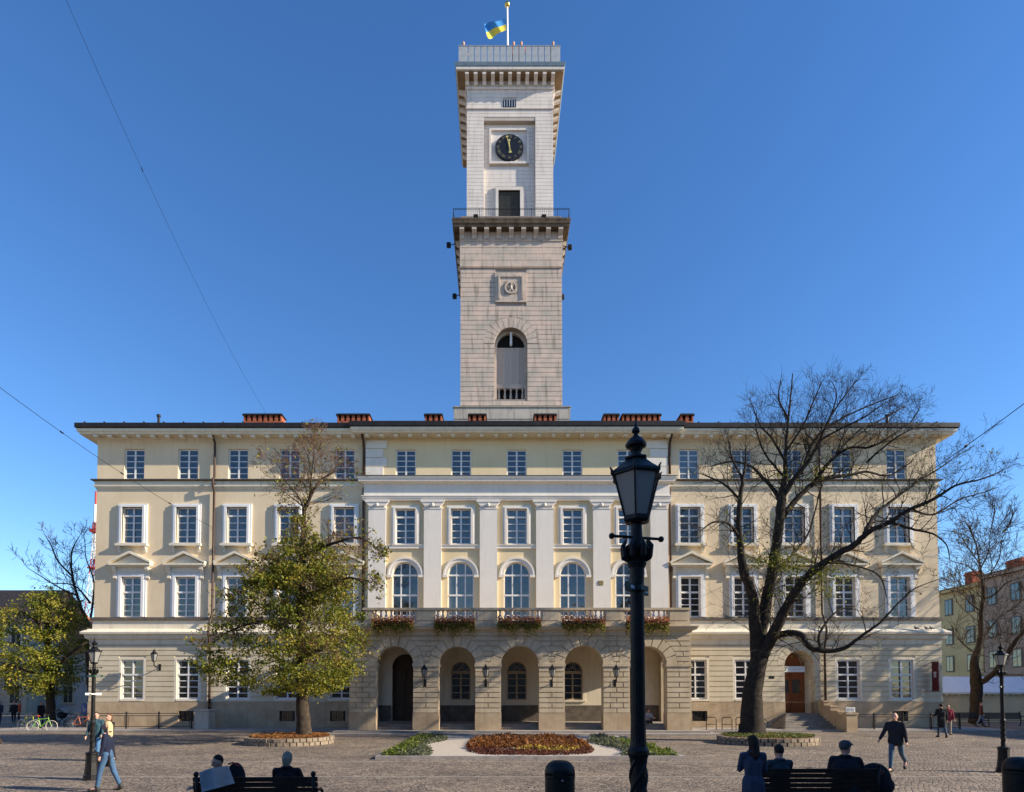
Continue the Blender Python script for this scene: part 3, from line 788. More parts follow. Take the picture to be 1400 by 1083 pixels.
# steps of side entrance
st = MB(); n = 7
for k in range(n):
    zt = DZ0-(k)*DZ0/n; yf = YG-.35-k*.36
    st.box(DX-DR-.1-k*.18, DX+DR+.15, yf, YG-.075, 0 if k == n-1 else DZ0-(k+1)*DZ0/n-.0, zt-.002*0)
st.build('step', M['step'], hall)
sw = MB(); xw = DX+DR+.151
for k, (ya, zt) in enumerate(((YG-.8, 1.75), (YG-1.6, 1.45), (YG-2.4, 1.15), (YG-3.1, .95))):
    yb3 = YG-.071 if k == 0 else (YG-.8, YG-1.6, YG-2.4)[k-1]
    sw.box(xw, xw+.38, ya, yb3, 0, zt); sw.box(xw-.04, xw+.42, ya-.04, yb3-.041, zt+.001, zt+.10)
sw.box(xw-.1, xw+.55, YG-3.5, YG-3.141, 0, 1.05); sw.box(xw-.15, xw+.6, YG-3.55, YG-3.142, 1.05, 1.15)
sw.build('stair_wall', M['plinth'], hall)
sw = MB(); yy=YP+2.2
# flower boxes
def leaf_cloud(name, pts, size, m_, parent=None, rng=None, fold=True, stretch=1.0):
    rng = rng or random.Random(1); vs = []; fs = []; tones = []
    o_ = org(root_of(parent)) if parent else Vector((0,0,0))
    for p, tone in pts:
        a = Vector((rng.gauss(0,1), rng.gauss(0,1), rng.gauss(0,1)))
        if a.length < 1e-3: continue
        a.normalize(); b = a.orthogonal().normalized(); c = a.cross(b); q = rng.random()*6.28
        b, c = b*math.cos(q)+c*math.sin(q), c*math.cos(q)-b*math.sin(q)
        s = size*(.6+.8*rng.random()); n = len(vs); p = Vector(p)-o_
        vs += [p-b*s*.5*stretch, p+c*s*.32+a*s*.08, p+b*s*.5*stretch, p-c*s*.32+a*s*.08]
        fs.append((n, n+1, n+2, n+3)); t = min(1, max(0, tone+rng.gauss(0,.13))); tones += [t]*4
    me = bpy.data.meshes.new(name); me.from_pydata([tuple(v) for v in vs], [], fs); me.materials.append(m_)
    at = me.attributes.new('tone', 'FLOAT', 'POINT'); at.data.foreach_set('value', tones)
    o = bpy.data.objects.new(name, me); COL.objects.link(o)
    if parent: o.parent = parent
    return o
M['flower'] = leaf_mat('rust red flowers', [(.10,.09,.02),(.26,.12,.03),(.40,.14,.05),(.48,.20,.09)])
M['bgreen'] = leaf_mat('hanging greenery', [(.09,.09,.015),(.20,.19,.03),(.30,.24,.05)])
fl_lab = ['leftmost balcony flower box of rust red blooms, above the first arch', 'balcony flower box of rust red blooms above the second arch from the left',
          'balcony flower box of rust red blooms above the middle arch', 'balcony flower box of rust red blooms above the fourth arch from the left',
          'rightmost balcony flower box of rust red blooms, behind the big black lamp']
for i, (a, b) in enumerate(bs):
    zf = zr0+.02; yf = bal_y-.26
    t_ = world_thing('flower_box', fl_lab[i], 'flower box', ((a+b)/2, yf, zf), 'flower boxes along the balcony')
    m_ = MB(); m_.box(a+.05, b-.05, yf-.12, yf+.16, zf-.02, zf+.18); m_.build('planter', M['pipe'], t_)
    rng = random.Random(50+i); pts = []; pts2 = []
    for k in range(1500):
        x = a+(b-a)*rng.random(); u = abs(math.sin((x-a)*3.1+i)); r = rng.random()
        pts.append(((x, yf+rng.gauss(-.05,.14), zf+.20+rng.gauss(0,.13)*(.7+.5*u)), .3+.7*rng.random()))
        if r < .95: pts2.append(((x, yf-.1+rng.gauss(0,.09), zf+.05-abs(rng.gauss(0,.22))*(.5+u)), rng.random()))
    leaf_cloud('blooms', pts, .09, M['flower'], t_, rng); leaf_cloud('leaves', pts2, .10, M['bgreen'], t_, rng)

# ------------------------------------------------------------------ clock tower
YT = 55.3; YU = 55.98
TX = lambda px, py=460, Y=YT: P(px, py, Y).x
TZ = lambda py, Y=YT, px=697: P(px, py, Y).z
tc0, tc1 = TX(630), TX(768); tw = tc1-tc0; txc = (tc0+tc1)/2
tower = world_thing('clock_tower', 'tall square stone clock tower with white upper stage, two bracketed cornices and notched parapet', 'tower', (txc, YT+tw/2, 0))
t_ = MB(); zl0, zl1 = TZ(555), TZ(310)
AXc = TX(698.5); AR = (TX(721)-TX(676))/2; AZs = TZ(470); AZb = TZ(546)
t_.box(tc0, tc1, YT+1.0, YT+tw, 0, zl1+1)
t_.wall(tc0, tc1, zl0, zl1+1, YT, 1.0, [(AXc-AR, AXc+AR, AZb, AZs, True)])
t_.build('lower_shaft', M['tjoint'], tower)
t_ = MB(); zband = TZ(367)
t_.courses(tc0-.03, tc1+.03, zl0, zband-.05, 29, [(AXc-AR, AXc+AR, AZb, AZs, True), (AXc-1.42, AXc+1.42, TZ(415), TZ(372), False)], YT, proud=.05, gap=.045, rv=1.0)
t_.voussoirs(AXc, AZs, AR, AR+1.0, AZs+AR+1.2, 13, YT, proud=.05, gap=.04)
t_.cornice4(tc0, tc1, YT, YT+tw, [(.03, zband-.04), (.14, zband+.0), (.14, zband+.05), (.05, zband+.08), (.05, zband+.12)])
for k in range(4):
    h_ = (TZ(331)-zband-.12)/4; t_.cornice4(tc0, tc1, YT, YT+tw, [(.01, zband+.12+k*h_), (.09, zband+.14+k*h_), (.09, zband+.10+(k+1)*h_), (.01, zband+.12+(k+1)*h_)])
t_.box(tc0-.04, tc0, YT+.1, YT+tw, zl0, zband-.05); t_.box(tc1, tc1+.04, YT+.1, YT+tw, zl0, zband-.05)
t_.build('rustication', M['tstone'], tower)
t_ = MB(); bx0, bx1 = TX(621,565,YT-.8), TX(779,565,YT-.8)
t_.cornice4(bx0, bx1, YT-.8, YT+tw+.8, [(0, 14), (0, TZ(573,YT-.8)), (.04,TZ(573,YT-.8)+.01), (.04, TZ(556,YT-.8)-.08), (.12,TZ(556,YT-.8)-.07),(.12,TZ(556,YT-.8)-.01),(0, TZ(556,YT-.8))])
t_.build('tower_base', M['tbase'], tower)
# arched window
aw = MB(); 
aw.prism([(AXc-AR, AZb), (AXc+AR, AZb)]+[(AXc+AR*math.cos(math.pi*k/20), AZs+AR*math.sin(math.pi*k/20)) for k in range(21)], YT+.9, YT+.98)
wo = aw.build('arched_window', M['black'], tower)
aw = MB(); zh = TZ(472)
aw.ring(AXc, AZs, AR-.22, AR+.02, YT+.55, YT+.85); aw.box(AXc-AR, AXc-AR+.24, YT+.551, YT+.85, AZb, AZs); aw.box(AXc+AR-.24, AXc+AR, YT+.551, YT+.85, AZb, AZs)
aw.box(AXc-AR+.241, AXc+AR-.241, YT+.56, YT+.84, TZ(527), TZ(521)); aw.box(AXc-AR+.241, AXc+AR-.241, YT+.56, YT+.84, AZb, AZb+.2)
aw.build('window_frame', M['tstone'], wo)
aw = MB()
for k in range(4):
    xa = AXc-AR+.25+k*(2*AR-.5)/4; xb = xa+(2*AR-.5)/4
    aw.box(xa, xa+.06, YT+.6, YT+.7, TZ(521), zh); aw.box(xb-.05, xb-.001, YT+.6, YT+.7, TZ(521), zh)
    nn = 26
    for j in range(nn):
        zz = TZ(521)+(zh-TZ(521))*j/nn
        aw.add([(xa+.06,YT+.62,zz),(xb-.05,YT+.62,zz),(xb-.05,YT+.69,zz+.12),(xa+.06,YT+.69,zz+.12)], [(0,1,2,3)])
aw.box(AXc-AR+.24, AXc+AR-.24, YT+.58, YT+.72, zh, zh+.07); aw.box(AXc-AR+.25, AXc+AR-.25, YT+.655, YT+.70, TZ(521)+.01, zh-.01)
aw.build('shutter', M['shut'], wo)
aw = MB(); aw.tube([(AXc+.02, YT+.45, TZ(469)), (AXc+.02, YT+.45, TZ(451))], .11, 10); aw.build('lamp_tube', M['frame'], wo)
bl = MB(); bh = TZ(527)-AZb-.2
bl.lathe([(.12,0),(.12,.07),(.06,.1),(.13,.3),(.11,.42),(.06,bh*.75),(.1,bh-.08),(.1,bh)], n=10)
b0 = bl.build('baluster', M['tstone'], smooth=True)
build_many(b0, wo, [(AXc-AR+.42+k*(2*AR-.84)/4, YT+.7, AZb+.2) for k in range(5)])
# relief panel
rp = MB(); x0, x1, z0, z1 = TX(677,395), TX(720,395), TZ(414), TZ(374)
rp.box(x0, x1, YT-.13, YT+.01, z0, z1)
for a, b, c, d_, p in ((x0+.30, x1-.30, z0+.25, z1-.28, .22),):
    rp.box(a, b, YT-p, YT-.131, d_-.16, d_); rp.box(a, a+.16, YT-p, YT-.131, c, d_-.161); rp.box(b-.16, b, YT-p, YT-.131, c, d_-.161)
xm = (x0+x1)/2; zm = TZ(395); 
rp.ring(xm, zm, .42, .58, YT-.24, YT-.13, 0, 2*math.pi, 28)
rpo = rp.build('relief_panel', M['tstone'], tower)
rp = MB()
rp.ball((xm, YT-.17, zm), .15, .1, .26); rp.ball((xm+.04, YT-.18, zm+.3), .11, .1, .11)
rp.tube([(xm+.05,YT-.17,zm+.1),(xm+.26,YT-.18,zm+.22)], .05, 6); rp.tube([(xm+.05,YT-.17,zm-.1),(xm+.22,YT-.18,zm-.32)], .06, 6); rp.tube([(xm-.06,YT-.17,zm-.15),(xm-.14,YT-.18,zm-.36)], .06, 6)
rp.tube([(xm-.12,YT-.17,zm-.1),(xm-.28,YT-.18,zm+.05),(xm-.22,YT-.18,zm+.25)], .035, 6)
rp.build('lion_relief', M['tstone'], rpo, smooth=True)
rp = MB(); rp.box(xm-.68, xm+.68, YT-.136, YT-.1305, zm-.62, zm+.62); rp.build('relief_ground', M['tjoint'], rpo)
# lower cornice
lc = MB(); E1 = .75
zt0, zt1 = TZ(331), P(697, 298, YT-E1).z
zso = P(697, 309.5, YT-E1*.9).z
lc.cornice4(tc0, tc1, YT, YT+tw, [(.10, zt0-.02), (.16, zt0), (.16, zt0+.1), (.02, zt0+.12), (.02, zso)])
lc.build('frieze', M['tstone'], tower)
lc = MB(); lc.cornice4(tc0, tc1, YT, YT+tw, [(.05, zso), (E1-.12, zso+.02), (E1-.08, zso+.25), (E1-.02, zso+.3), (E1, zt1-.25), (E1+.04, zt1-.1), (E1+.04, zt1)])
lc.build('lower_cornice', M['dark_stone'], tower)
def bracket_mesh(h, d, w_):
    m = MB(); m.prismx([(0,0),(0,h),(-d,h),(-d,h-.18),(-d*.75,h*.62),(-d*.36,h*.45),(-d*.3,h*.12),(-.04,0)], -w_/2, w_/2); return m
hb = zso-zt0-.12
bo = bracket_mesh(hb, E1-.16, .42).build('bracket', M['tstone'])
n = 8; bl_ = [(tc0+.1+(tw-.2)*k/n, YT-.02, zt0+.12) for k in range(n+1)]
build_many(bo, tower, bl_)
for s, xx in ((-1, tc0), (1, tc1)):
    for k in range(1, 8):
        o = inst(bo, tower, (xx-.02*s*0, YT+.2+(tw-.2)*k/8, zt0+.12)); o.rotation_euler = (0, 0, R(90)*s)
# balcony rail
zrb, zrt = zt1, P(697, 284, YT-E1).z
br = MB(); x0, x1, y0 = tc0-E1+.08, tc1+E1-.08, YT-E1+.08; y1_ = YT+tw+E1-.08
for z in (zrb+.08, zrt-.12, zrt):
    br.tube([(x0,y1_,z),(x0,y0,z),(x1,y0,z),(x1,y1_,z)], .022, 5)
k = 0; x = x0
while x <= x1+.01:
    rr = .03 if k % 14 == 0 else .012
    br.tube([(x,y0,zrb),(x,y0,zrt)], rr, 4); x += .17; k += 1
y = y0
while y < y1_: 
    br.tube([(x0,y,zrb),(x0,y,zrt)], .012, 4); br.tube([(x1,y,zrb),(x1,y,zrt)], .012, 4); y += .25
br.build('balcony_railing', M['rail'], tower)
# upper shaft
ux0, ux1 = TX(638.5,230,YU), TX(756,230,YU); uw_ = ux1-ux0; uz0, uz1 = zt1, TZ(121, YU); xm = (ux0+ux1)/2
rx0, rx1 = TX(661.5,230,YU), TX(732,230,YU); rzt = TZ(165, YU)
t_ = MB(); YR = YU+.38
t_.box(ux0, ux1, YR, YU+uw_, uz0-1, uz1+1.5)
t_.wall(ux0, ux1, uz0-1, uz1+1.5, YU, .38, [(rx0, rx1, uz0-1, rzt, False)])
t_.build('upper_shaft', M['twjoint'], tower)
t_ = MB(); zlg = TZ(150, YU)
t_.courses(ux0-.02, ux1+.02, uz0, zlg-.04, 33, [(rx0, rx1, uz0-1, rzt, False)], YU, proud=.03, gap=.03)
dx0, dx1, dzt = TX(681.5,280,YR), TX(711,280,YR), TZ(262.5, YR)
kx0, kx1, kz0, kz1 = TX(669,200,YR), TX(723,200,YR), TZ(226,YR), TZ(178,YR)
t_.courses(rx0+.002, rx1-.002, uz0, rzt-.08, 28, [(kx0, kx1, kz0, kz1, False), (dx0-.3, dx1+.3, uz0-1, dzt+.35, False)], YR, proud=.02, gap=.02)
t_.cornice4(ux0, ux1, YU, YU+uw_, [(.02, zlg-.03), (.12, zlg), (.12, zlg+.08), (.04, zlg+.1), (.02, zlg+.11)])
swx0, swx1, swz0, swz1 = TX(688,142,YU), TX(705,142,YU), TZ(147,YU), TZ(137.5,YU)
hh = (uz1-.2-zlg-.12)/5
t_.courses(ux0-.02, ux1+.02, zlg+.12, uz1-.2, 5, [(swx0-.05, swx1+.05, swz0, swz1, False)], YU, proud=.03, gap=.02)
t_.cornice4(ux0, ux1, YU, YU+uw_, [(.02, uz1-.2), (.12, uz1-.18), (.16, uz1-.05), (.16, uz1), (.03, uz1+.02)])
t_.build('limestone_facing', M['twhite'], tower)
t_ = MB(); t_.box(swx0, swx1, YU-.035, YU-.001, swz0, swz1); so = t_.build('window', M['dglass'], tower)
t_ = MB()
for k in range(5): t_.tube([(swx0+(swx1-swx0)*(k+.5)/5, YU-.08, swz0), (swx0+(swx1-swx0)*(k+.5)/5, YU-.08, swz1)], .025, 5)
t_.build('bars', M['zinc'], so)
t_ = MB(); t_.box(dx0, dx1, YR-.03, YR-.0, uz0, dzt)
for k in range(40):
    zz = uz0+.1+(dzt-uz0-.2)*k/40; t_.box(dx0+.1, dx1-.1, YR-.05, YR-.031, zz, zz+.035)
t_.build('door', M['kshut'], tower)
t_ = MB()
for e_, p in ((.42, .16), (.26, .24)):
    t_.box(dx0-e_, dx0, YR-p, YR-.001, uz0, dzt); t_.box(dx1, dx1+e_, YR-p, YR-.001, uz0, dzt); t_.box(dx0-e_, dx1+e_, YR-p-.002, YR-.001, dzt, dzt+e_*.9)
t_.build('door_surround', M['twhite'], tower)
# clock
t_ = MB(); 
for a, b, c, d_ in ((kx0, kx1, kz1-.2, kz1), (kx0, kx1, kz0, kz0+.2), (kx0, kx0+.2, kz0+.2, kz1-.2), (kx1-.2, kx1, kz0+.2, kz1-.2)): t_.box(a, b, YR-.22, YR, c, d_)
t_.box(kx0+.2, kx1-.2, YR-.06, YR, kz0+.2, kz1-.2)
ck = t_.build('clock_surround', M['twhite'], tower)
kx, kz, krx, krz = TX(696.5,202,YR-.2), TZ(202,YR-.2), 20/840*55.9, 18.2/840*55.9*1.03
t_ = MB(); t_.disc((kx,0,kz), krx, krz, YR-.28, YR-.061); t_.build('clock_dial', mat('dark clock dial', (.012,.014,.022), None, .5), tower)
def text(s, size, m_, parent, mtx, name='lettering', ext=.01, extra=None):
    cu = bpy.data.curves.new(name, 'FONT'); cu.body = s; cu.size = size; cu.align_x = 'CENTER'; cu.align_y = 'CENTER'; cu.extrude = ext; cu.resolution_u = 2
    to = bpy.data.objects.new('tmp', cu); COL.objects.link(to)
    bpy.context.view_layer.update()
    me = bpy.data.meshes.new_from_object(to.evaluated_get(bpy.context.evaluated_depsgraph_get()))
    bpy.data.objects.remove(to)
    me.transform(mtx); me.transform(Matrix.Translation(-org(root_of(parent)))); me.materials.clear(); me.materials.append(m_); me.name = name
    o = bpy.data.objects.new(name, me); COL.objects.link(o); o.parent = parent
    return o
RX = Matrix.Rotation(R(90), 4, 'X')
M['numeral'] = mat('dull brass numerals', (.20,.19,.12), None, .5)
for i, s in enumerate(('XII','I','II','III','IIII','V','VI','VII','VIII','IX','X','XI')):
    a = R(90-30*i)
    mt = Matrix.Translation((kx+krx*.80*math.cos(a), YR-.285, kz+krz*.80*math.sin(a))) @ RX @ Matrix.Rotation(R(-30*i), 4, 'Z') @ Matrix.Scale(.85, 4)
    text(s, .44, M['numeral'], tower, mt, 'numeral')
M['hand'] = mat('gilt clock hand', (.75,.62,.22), None, .45, metal=.3)
for nm, ang, L, wd in (('hour_hand', -.8, .52, .05), ('minute_hand', -13, .80, .035)):
    t_ = MB(); a = R(90-ang)
    c_, s_ = math.cos(a), math.sin(a)
    def q(u, v): return (kx+u*c_*krx-v*s_, kz+u*s_*krz+v*c_)
    yq = YR-.31 if nm[0] == 'h' else YR-.33
    t_.prism([q(-.35,-wd), q(L,-wd*.7), q(L,wd*.7), q(-.35,wd)][::1], yq, yq+.015)
    for u in (L, -.42): 
        cx_, cz_ = q(u, 0); t_.disc((cx_,0,cz_), .1, .1, yq-.002, yq+.016, 10)
    t_.build(nm, M['hand'], tower)
t_ = MB(); t_.disc((kx,0,kz), .07, .07, YR-.36, YR-.3, 12); t_.build('clock_hub', M['hand'], tower)
# top cornice
E2 = 1.0; zw = uz1+.02
zsf = P(697, 98, YU-E2*.9).z; zf = P(697, 91, YU-E2).z; zg = P(697, 85, YU-E2-.05).z
t_ = MB(); t_.cornice4(ux0, ux1, YU, YU+uw_+.6, [(.03, zw), (.03, zsf)]); t_.build('frieze', M['twhite'], tower)
t_ = MB(); t_.cornice4(ux0, ux1, YU, YU+uw_+.6, [(.04, zsf), (E2-.1, zsf+.02), (E2-.1, zsf+.2)]); t_.build('soffit', M['soffit'], tower)
t_ = MB(); t_.cornice4(ux0, ux1, YU, YU+uw_+.6, [(E2-.098, zsf+.12), (E2-.02, zsf+.16), (E2, zf)]); t_.build('top_cornice', M['twhite'], tower)
t_ = MB(); t_.cornice4(ux0, ux1, YU, YU+uw_+.6, [(E2+.01, zf), (E2+.04, zf+.06), (E2+.10, zg), (E2+.06, zg+.02)]); t_.build('gutter', M['lead'], tower)
bo = bracket_mesh(zsf-zw, E2-.14, .34).build('bracket', M['twhite'])
n = 10
build_many(bo, tower, [(ux0+.02+(uw_-.04)*k/n, YU-.03, zw) for k in range(n+1)])
for s, xx in ((-1, ux0), (1, ux1)):
    for k in range(1, 10):
        o = inst(bo, tower, (xx, YU+.1+(uw_-.1)*k/9, zw)); o.rotation_euler = (0, 0, R(90)*s)
# merlons
mx0, mx1 = P(627,72,YU-.9).x, P(766,72,YU-.9).x; mz0 = zg+.02; mz1 = P(697, 63, YU-.9).z
ws = [12]+[7.4]*13+[12]; tot = sum(ws)+.9*14; x = mx0; k_ = (mx1-mx0)/tot
mls = []
for i, w_ in enumerate(ws):
    m_ = MB(); W_ = w_*k_; m_.box(-W_/2, W_/2, 0, .35, 0, mz1-mz0); m_.box(-W_/2-.012, W_/2+.012, -.03, .38, mz1-mz0+.001, mz1-mz0+.05)
    o = m_.build('merlon', M['zinc']); o.parent = tower; o.location = Vector((x+W_/2, YU-.9, mz0))-org(tower); mls.append(o)
    if i in (0, 1): pass
    x += W_+.9*k_
for s, xx in ((-1, mx0+.4), (1, mx1-.0)):
    for k in range(8):
        o = inst(mls[1], tower, (xx, YU-.2+k*1.08, mz0)); o.rotation_euler = (0, 0, R(90)*s if s > 0 else R(90)); 
t_ = MB(); t_.box(mx0+.3, mx1-.3, YU-.5, YU+uw_+1.2, zg, zg+.3); t_.build('platform', M['lead'], tower)
# floodlights on tower
fl = [((613.5,335),'left upper'),((779,338),'right upper'),((621.5,405),'left lower'),((768.5,406),'right lower')]
labs = ['black floodlight on the left side of the tower just under the balcony', 'floodlight on the right side of the tower just under the balcony',
        'black floodlight on the left side of the tower beside the lion relief', 'floodlight on the right side of the tower beside the lion relief',
        'black floodlight standing on the left half of the tower balcony edge', 'black floodlight standing on the right half of the tower balcony edge']
for i, ((px, py), _) in enumerate(fl):
    YY = YT+1.2; p = P(px, py, YY); t2 = world_thing('floodlight', labs[i], 'floodlight', p, 'floodlights on the tower')
    m_ = MB(); m_.box(p.x-.2, p.x+.2, p.y-.18, p.y+.18, p.z-.22, p.z+.18); m_.build('housing', M['iron'], t2, bevel=.06)
    s = 1 if px < 697 else -1; m_ = MB(); m_.tube([(p.x+s*.18,p.y,p.z),( (tc0 if s > 0 else tc1), p.y, p.z+.25)], .04, 6); m_.build('arm', M['iron'], t2)
for i, px in enumerate((650.5, 743.5)):
    p = P(px, 294, YT-.55); t2 = world_thing('floodlight', labs[4+i], 'floodlight', p, 'floodlights on the tower')
    m_ = MB(); m_.box(p.x-.22, p.x+.22, p.y-.15, p.y+.15, zt1+.08, zt1+.42); m_.build('housing', M['iron'], t2, bevel=.05)
    m_ = MB(); m_.box(p.x-.05, p.x+.05, p.y-.05, p.y+.05, zt1, zt1+.08); m_.build('foot', M['iron'], t2)
# flagpole and flag
YF = YU+3.0; p0 = P(694.5, 66, YF); p1 = P(693.5, 9, YF)
fp = world_thing('flagpole', 'white metal flagpole with gilded ball on top of the clock tower', 'flagpole', (p0.x, YF, zg+.3))
m_ = MB(); m_.tube([(p0.x,YF,zg+.3), (p1.x,YF,p1.z)], [.13,.09], 10); m_.build('pole', M['frame'], fp, smooth=True)
m_ = MB(); m_.ball((p1.x,YF,P(693,6.5,YF).z), .27); m_.build('gilded_ball', M['gold'], fp, smooth=True)
fg = world_thing('flag', 'blue and yellow national flag flying from the tower flagpole', 'flag', (p1.x-.1, YF-.1, P(693,35,YF).z))
def flagpart(name, v0, v1, m_):
    mb = MB(); n = 24; pts = []
    for i in range(n+1):
        u = i/n; row = []
        for j in range(7):
            v = v0+(v1-v0)*j/6
            top = Vector((692-30*u+2*v*u, 25+6*u+3.5*math.sin(u*3)*u, 0)); h = 16+4*u
            px = top.x+ (3*v*u); py = top.y+h*v+2.5*math.sin(u*7+v*2)*u
            q = P(px, py, YF-.12+.35*math.sin(u*9+v*2.5)*u); row.append(q)
        pts.append(row)
    vs = [p for r_ in pts for p in r_]; fs = [(i*7+j, i*7+j+1, (i+1)*7+j+1, (i+1)*7+j) for i in range(n) for j in range(6)]
    mb.add(vs, fs); mb.build(name, m_, fg, smooth=True)
flagpart('blue_half', 0, .5, mat('flag blue', (.05,.25,.60), None, .7)); flagpart('yellow_half', .5, 1, mat('flag yellow', (.72,.60,.08), None, .7))

# ------------------------------------------------------------------ wall lanterns
def lantern_parts(parent, c, s):       # small six sided lantern hanging/standing; c = base centre, s = overall height
    x, y, z = c; g_ = MB(); g_.lathe([(.13*s, .0), (.26*s, .55*s)], (x,y,z+.02*s), 6); g_.build('lamp_glass', M['frost'], parent)
    m_ = MB(); m_.lathe([(.15*s,-.04*s),(.15*s,.02*s)], (x,y,z), 6); m_.lathe([(.30*s,0),(.30*s,.03*s),(.12*s,.2*s),(.10*s,.25*s),(.13*s,.28*s),(.05*s,.34*s),(.02*s,.48*s)], (x,y,z+.56*s), 6)
    for k in range(6):
        a = 2*math.pi*k/6; m_.tube([(x+.14*s*math.cos(a),y+.14*s*math.sin(a),z),(x+.27*s*math.cos(a),y+.27*s*math.sin(a),z+.58*s)], .014*s+.004, 4)
    m_.build('lamp_frame', M['iron'], parent)
def wall_lantern(px, py, Y, yw, label, s=.72):
    p = P(px, py, Y); t2 = world_thing('wall_lantern', label, 'lantern', (p.x, yw, p.z), 'black lanterns on the town hall wall')
    lantern_parts(t2, (p.x, Y, p.z-.05), s)
    m_ = MB(); m_.tube([(p.x,Y,p.z-.08),(p.x,Y+.02,p.z-.3),(p.x,Y+.2,p.z-.42),(p.x,yw+.02,p.z-.42)], .035, 6); m_.box(p.x-.07, p.x+.07, yw-.04, yw+.01, p.z-.62, p.z-.2); m_.build('wall_bracket', M['iron'], t2)
for px, lab in ((580, 'first'), (664, 'second'), (755, 'third'), (842.5, 'fourth')):
    wall_lantern(px, 924, YP-.45, YP-.03, 'small black lantern on the arcade pier right of the %s arch from the left' % lab)
wall_lantern(210.5, 903, YG-.75, YG-.03, 'black lantern on a long bracket between the two leftmost ground floor windows', .8)
# signs
p = P(1273, 945, YG-.03); zt = P(1273, 906, YG-.03).z; sx = p.x
sg = world_thing('hanging_sign', 'dark red vertical banner sign projecting from the right end of the town hall', 'sign', (sx, YG, p.z))
m_ = MB(); m_.box(sx-.03, sx+.03, YG-.74, YG-.18, p.z+.03, zt); m_.build('board', mat('dark red sign board', (.085,.01,.014), (.10,.012,.018), .5), sg)
m_ = MB(); m_.tube([(sx,YG,p.z),(sx,YG-.76,p.z)], .025, 6); m_.build('bracket', M['iron'], sg); m_ = MB(); m_.tube([(sx,YG,zt+.02),(sx,YG-.76,zt+.02)], .025, 6); m_.build('bracket', M['iron'], sg)
m_ = MB(); zc = (p.z+zt)/2+.1
for a in (-.10, .03): m_.box(sx-.036, sx-.031, YG-.46+a, YG-.40+a, zc-.15, zc+.15)
m_.box(sx-.036, sx-.031, YG-.6, YG-.32, zc+.16, zc+.21); m_.build('emblem', mat('white sign paint', (.7,.68,.66), None, .6), sg)
p = P(1087, 915, YG+.25)
sg = world_thing('door_sign', 'white lettered sign board across the arched side entrance', 'sign', (DX, YG+.25, p.z))
m_ = MB(); m_.box(DX-DR+.0, DX+DR-.5, YG+.22, YG+.27, p.z-.19, p.z+.19); m_.build('board', mat('white sign board', (.62,.62,.60), None, .5), sg)
text('7', .4, M['black'], sg, Matrix.Translation((DX-DR+.18, YG+.215, p.z)) @ RX, 'sign_symbol', .004)
m_ = MB(); m_.box(DX-DR+.42, DX+DR-.62, YG+.212, YG+.22, p.z-.012, p.z+.02); m_.build('printed_line', M['zinc'], sg)
p = P(821.5, 797, YC-.17); pq = world_thing('wall_plaque', 'small square bronze plaque on the white pilaster right of the fourth arched window', 'plaque', p)
m_ = MB(); m_.box(p.x-.17, p.x+.17, p.y-.03, p.y, p.z-.15, p.z+.15); m_.build('plate', M['soffit'], pq, bevel=.01)
m_ = MB(); m_.ring(p.x, p.z, .08, .11, p.y-.04, p.y-.03, 0, 6.28, 14); m_.build('rim', M['gold'], pq)
p = P(1055, 926, YG-.04); pq = world_thing('wall_plaque', 'small dark house plate left of the arched side entrance', 'plaque', p)
m_ = MB(); m_.box(p.x-.17, p.x+.17, YG-.06, YG-.031, p.z-.09, p.z+.09); m_.build('plate', M['iron'], pq, bevel=.01)
p = P(1146, 963, YG-3.3); pq = world_thing('direction_sign', 'small white sign box standing on the entrance stair wall', 'sign', (xw+.2, YG-3.3, 1.15))
m_ = MB(); m_.box(xw-.05, xw+.5, YG-3.36, YG-3.30, 1.19, 1.47); m_.build('board', M['frame'], pq, bevel=.01)
m_ = MB(); m_.box(xw+.02, xw+.2, YG-3.368, YG-3.36, 1.24, 1.42); m_.box(xw+.26, xw+.44, YG-3.368, YG-3.36, 1.24, 1.42); m_.box(xw+.1, xw+.35, YG-3.35, YG-3.3, 1.15, 1.19); m_.build('panels', M['zinc'], pq)
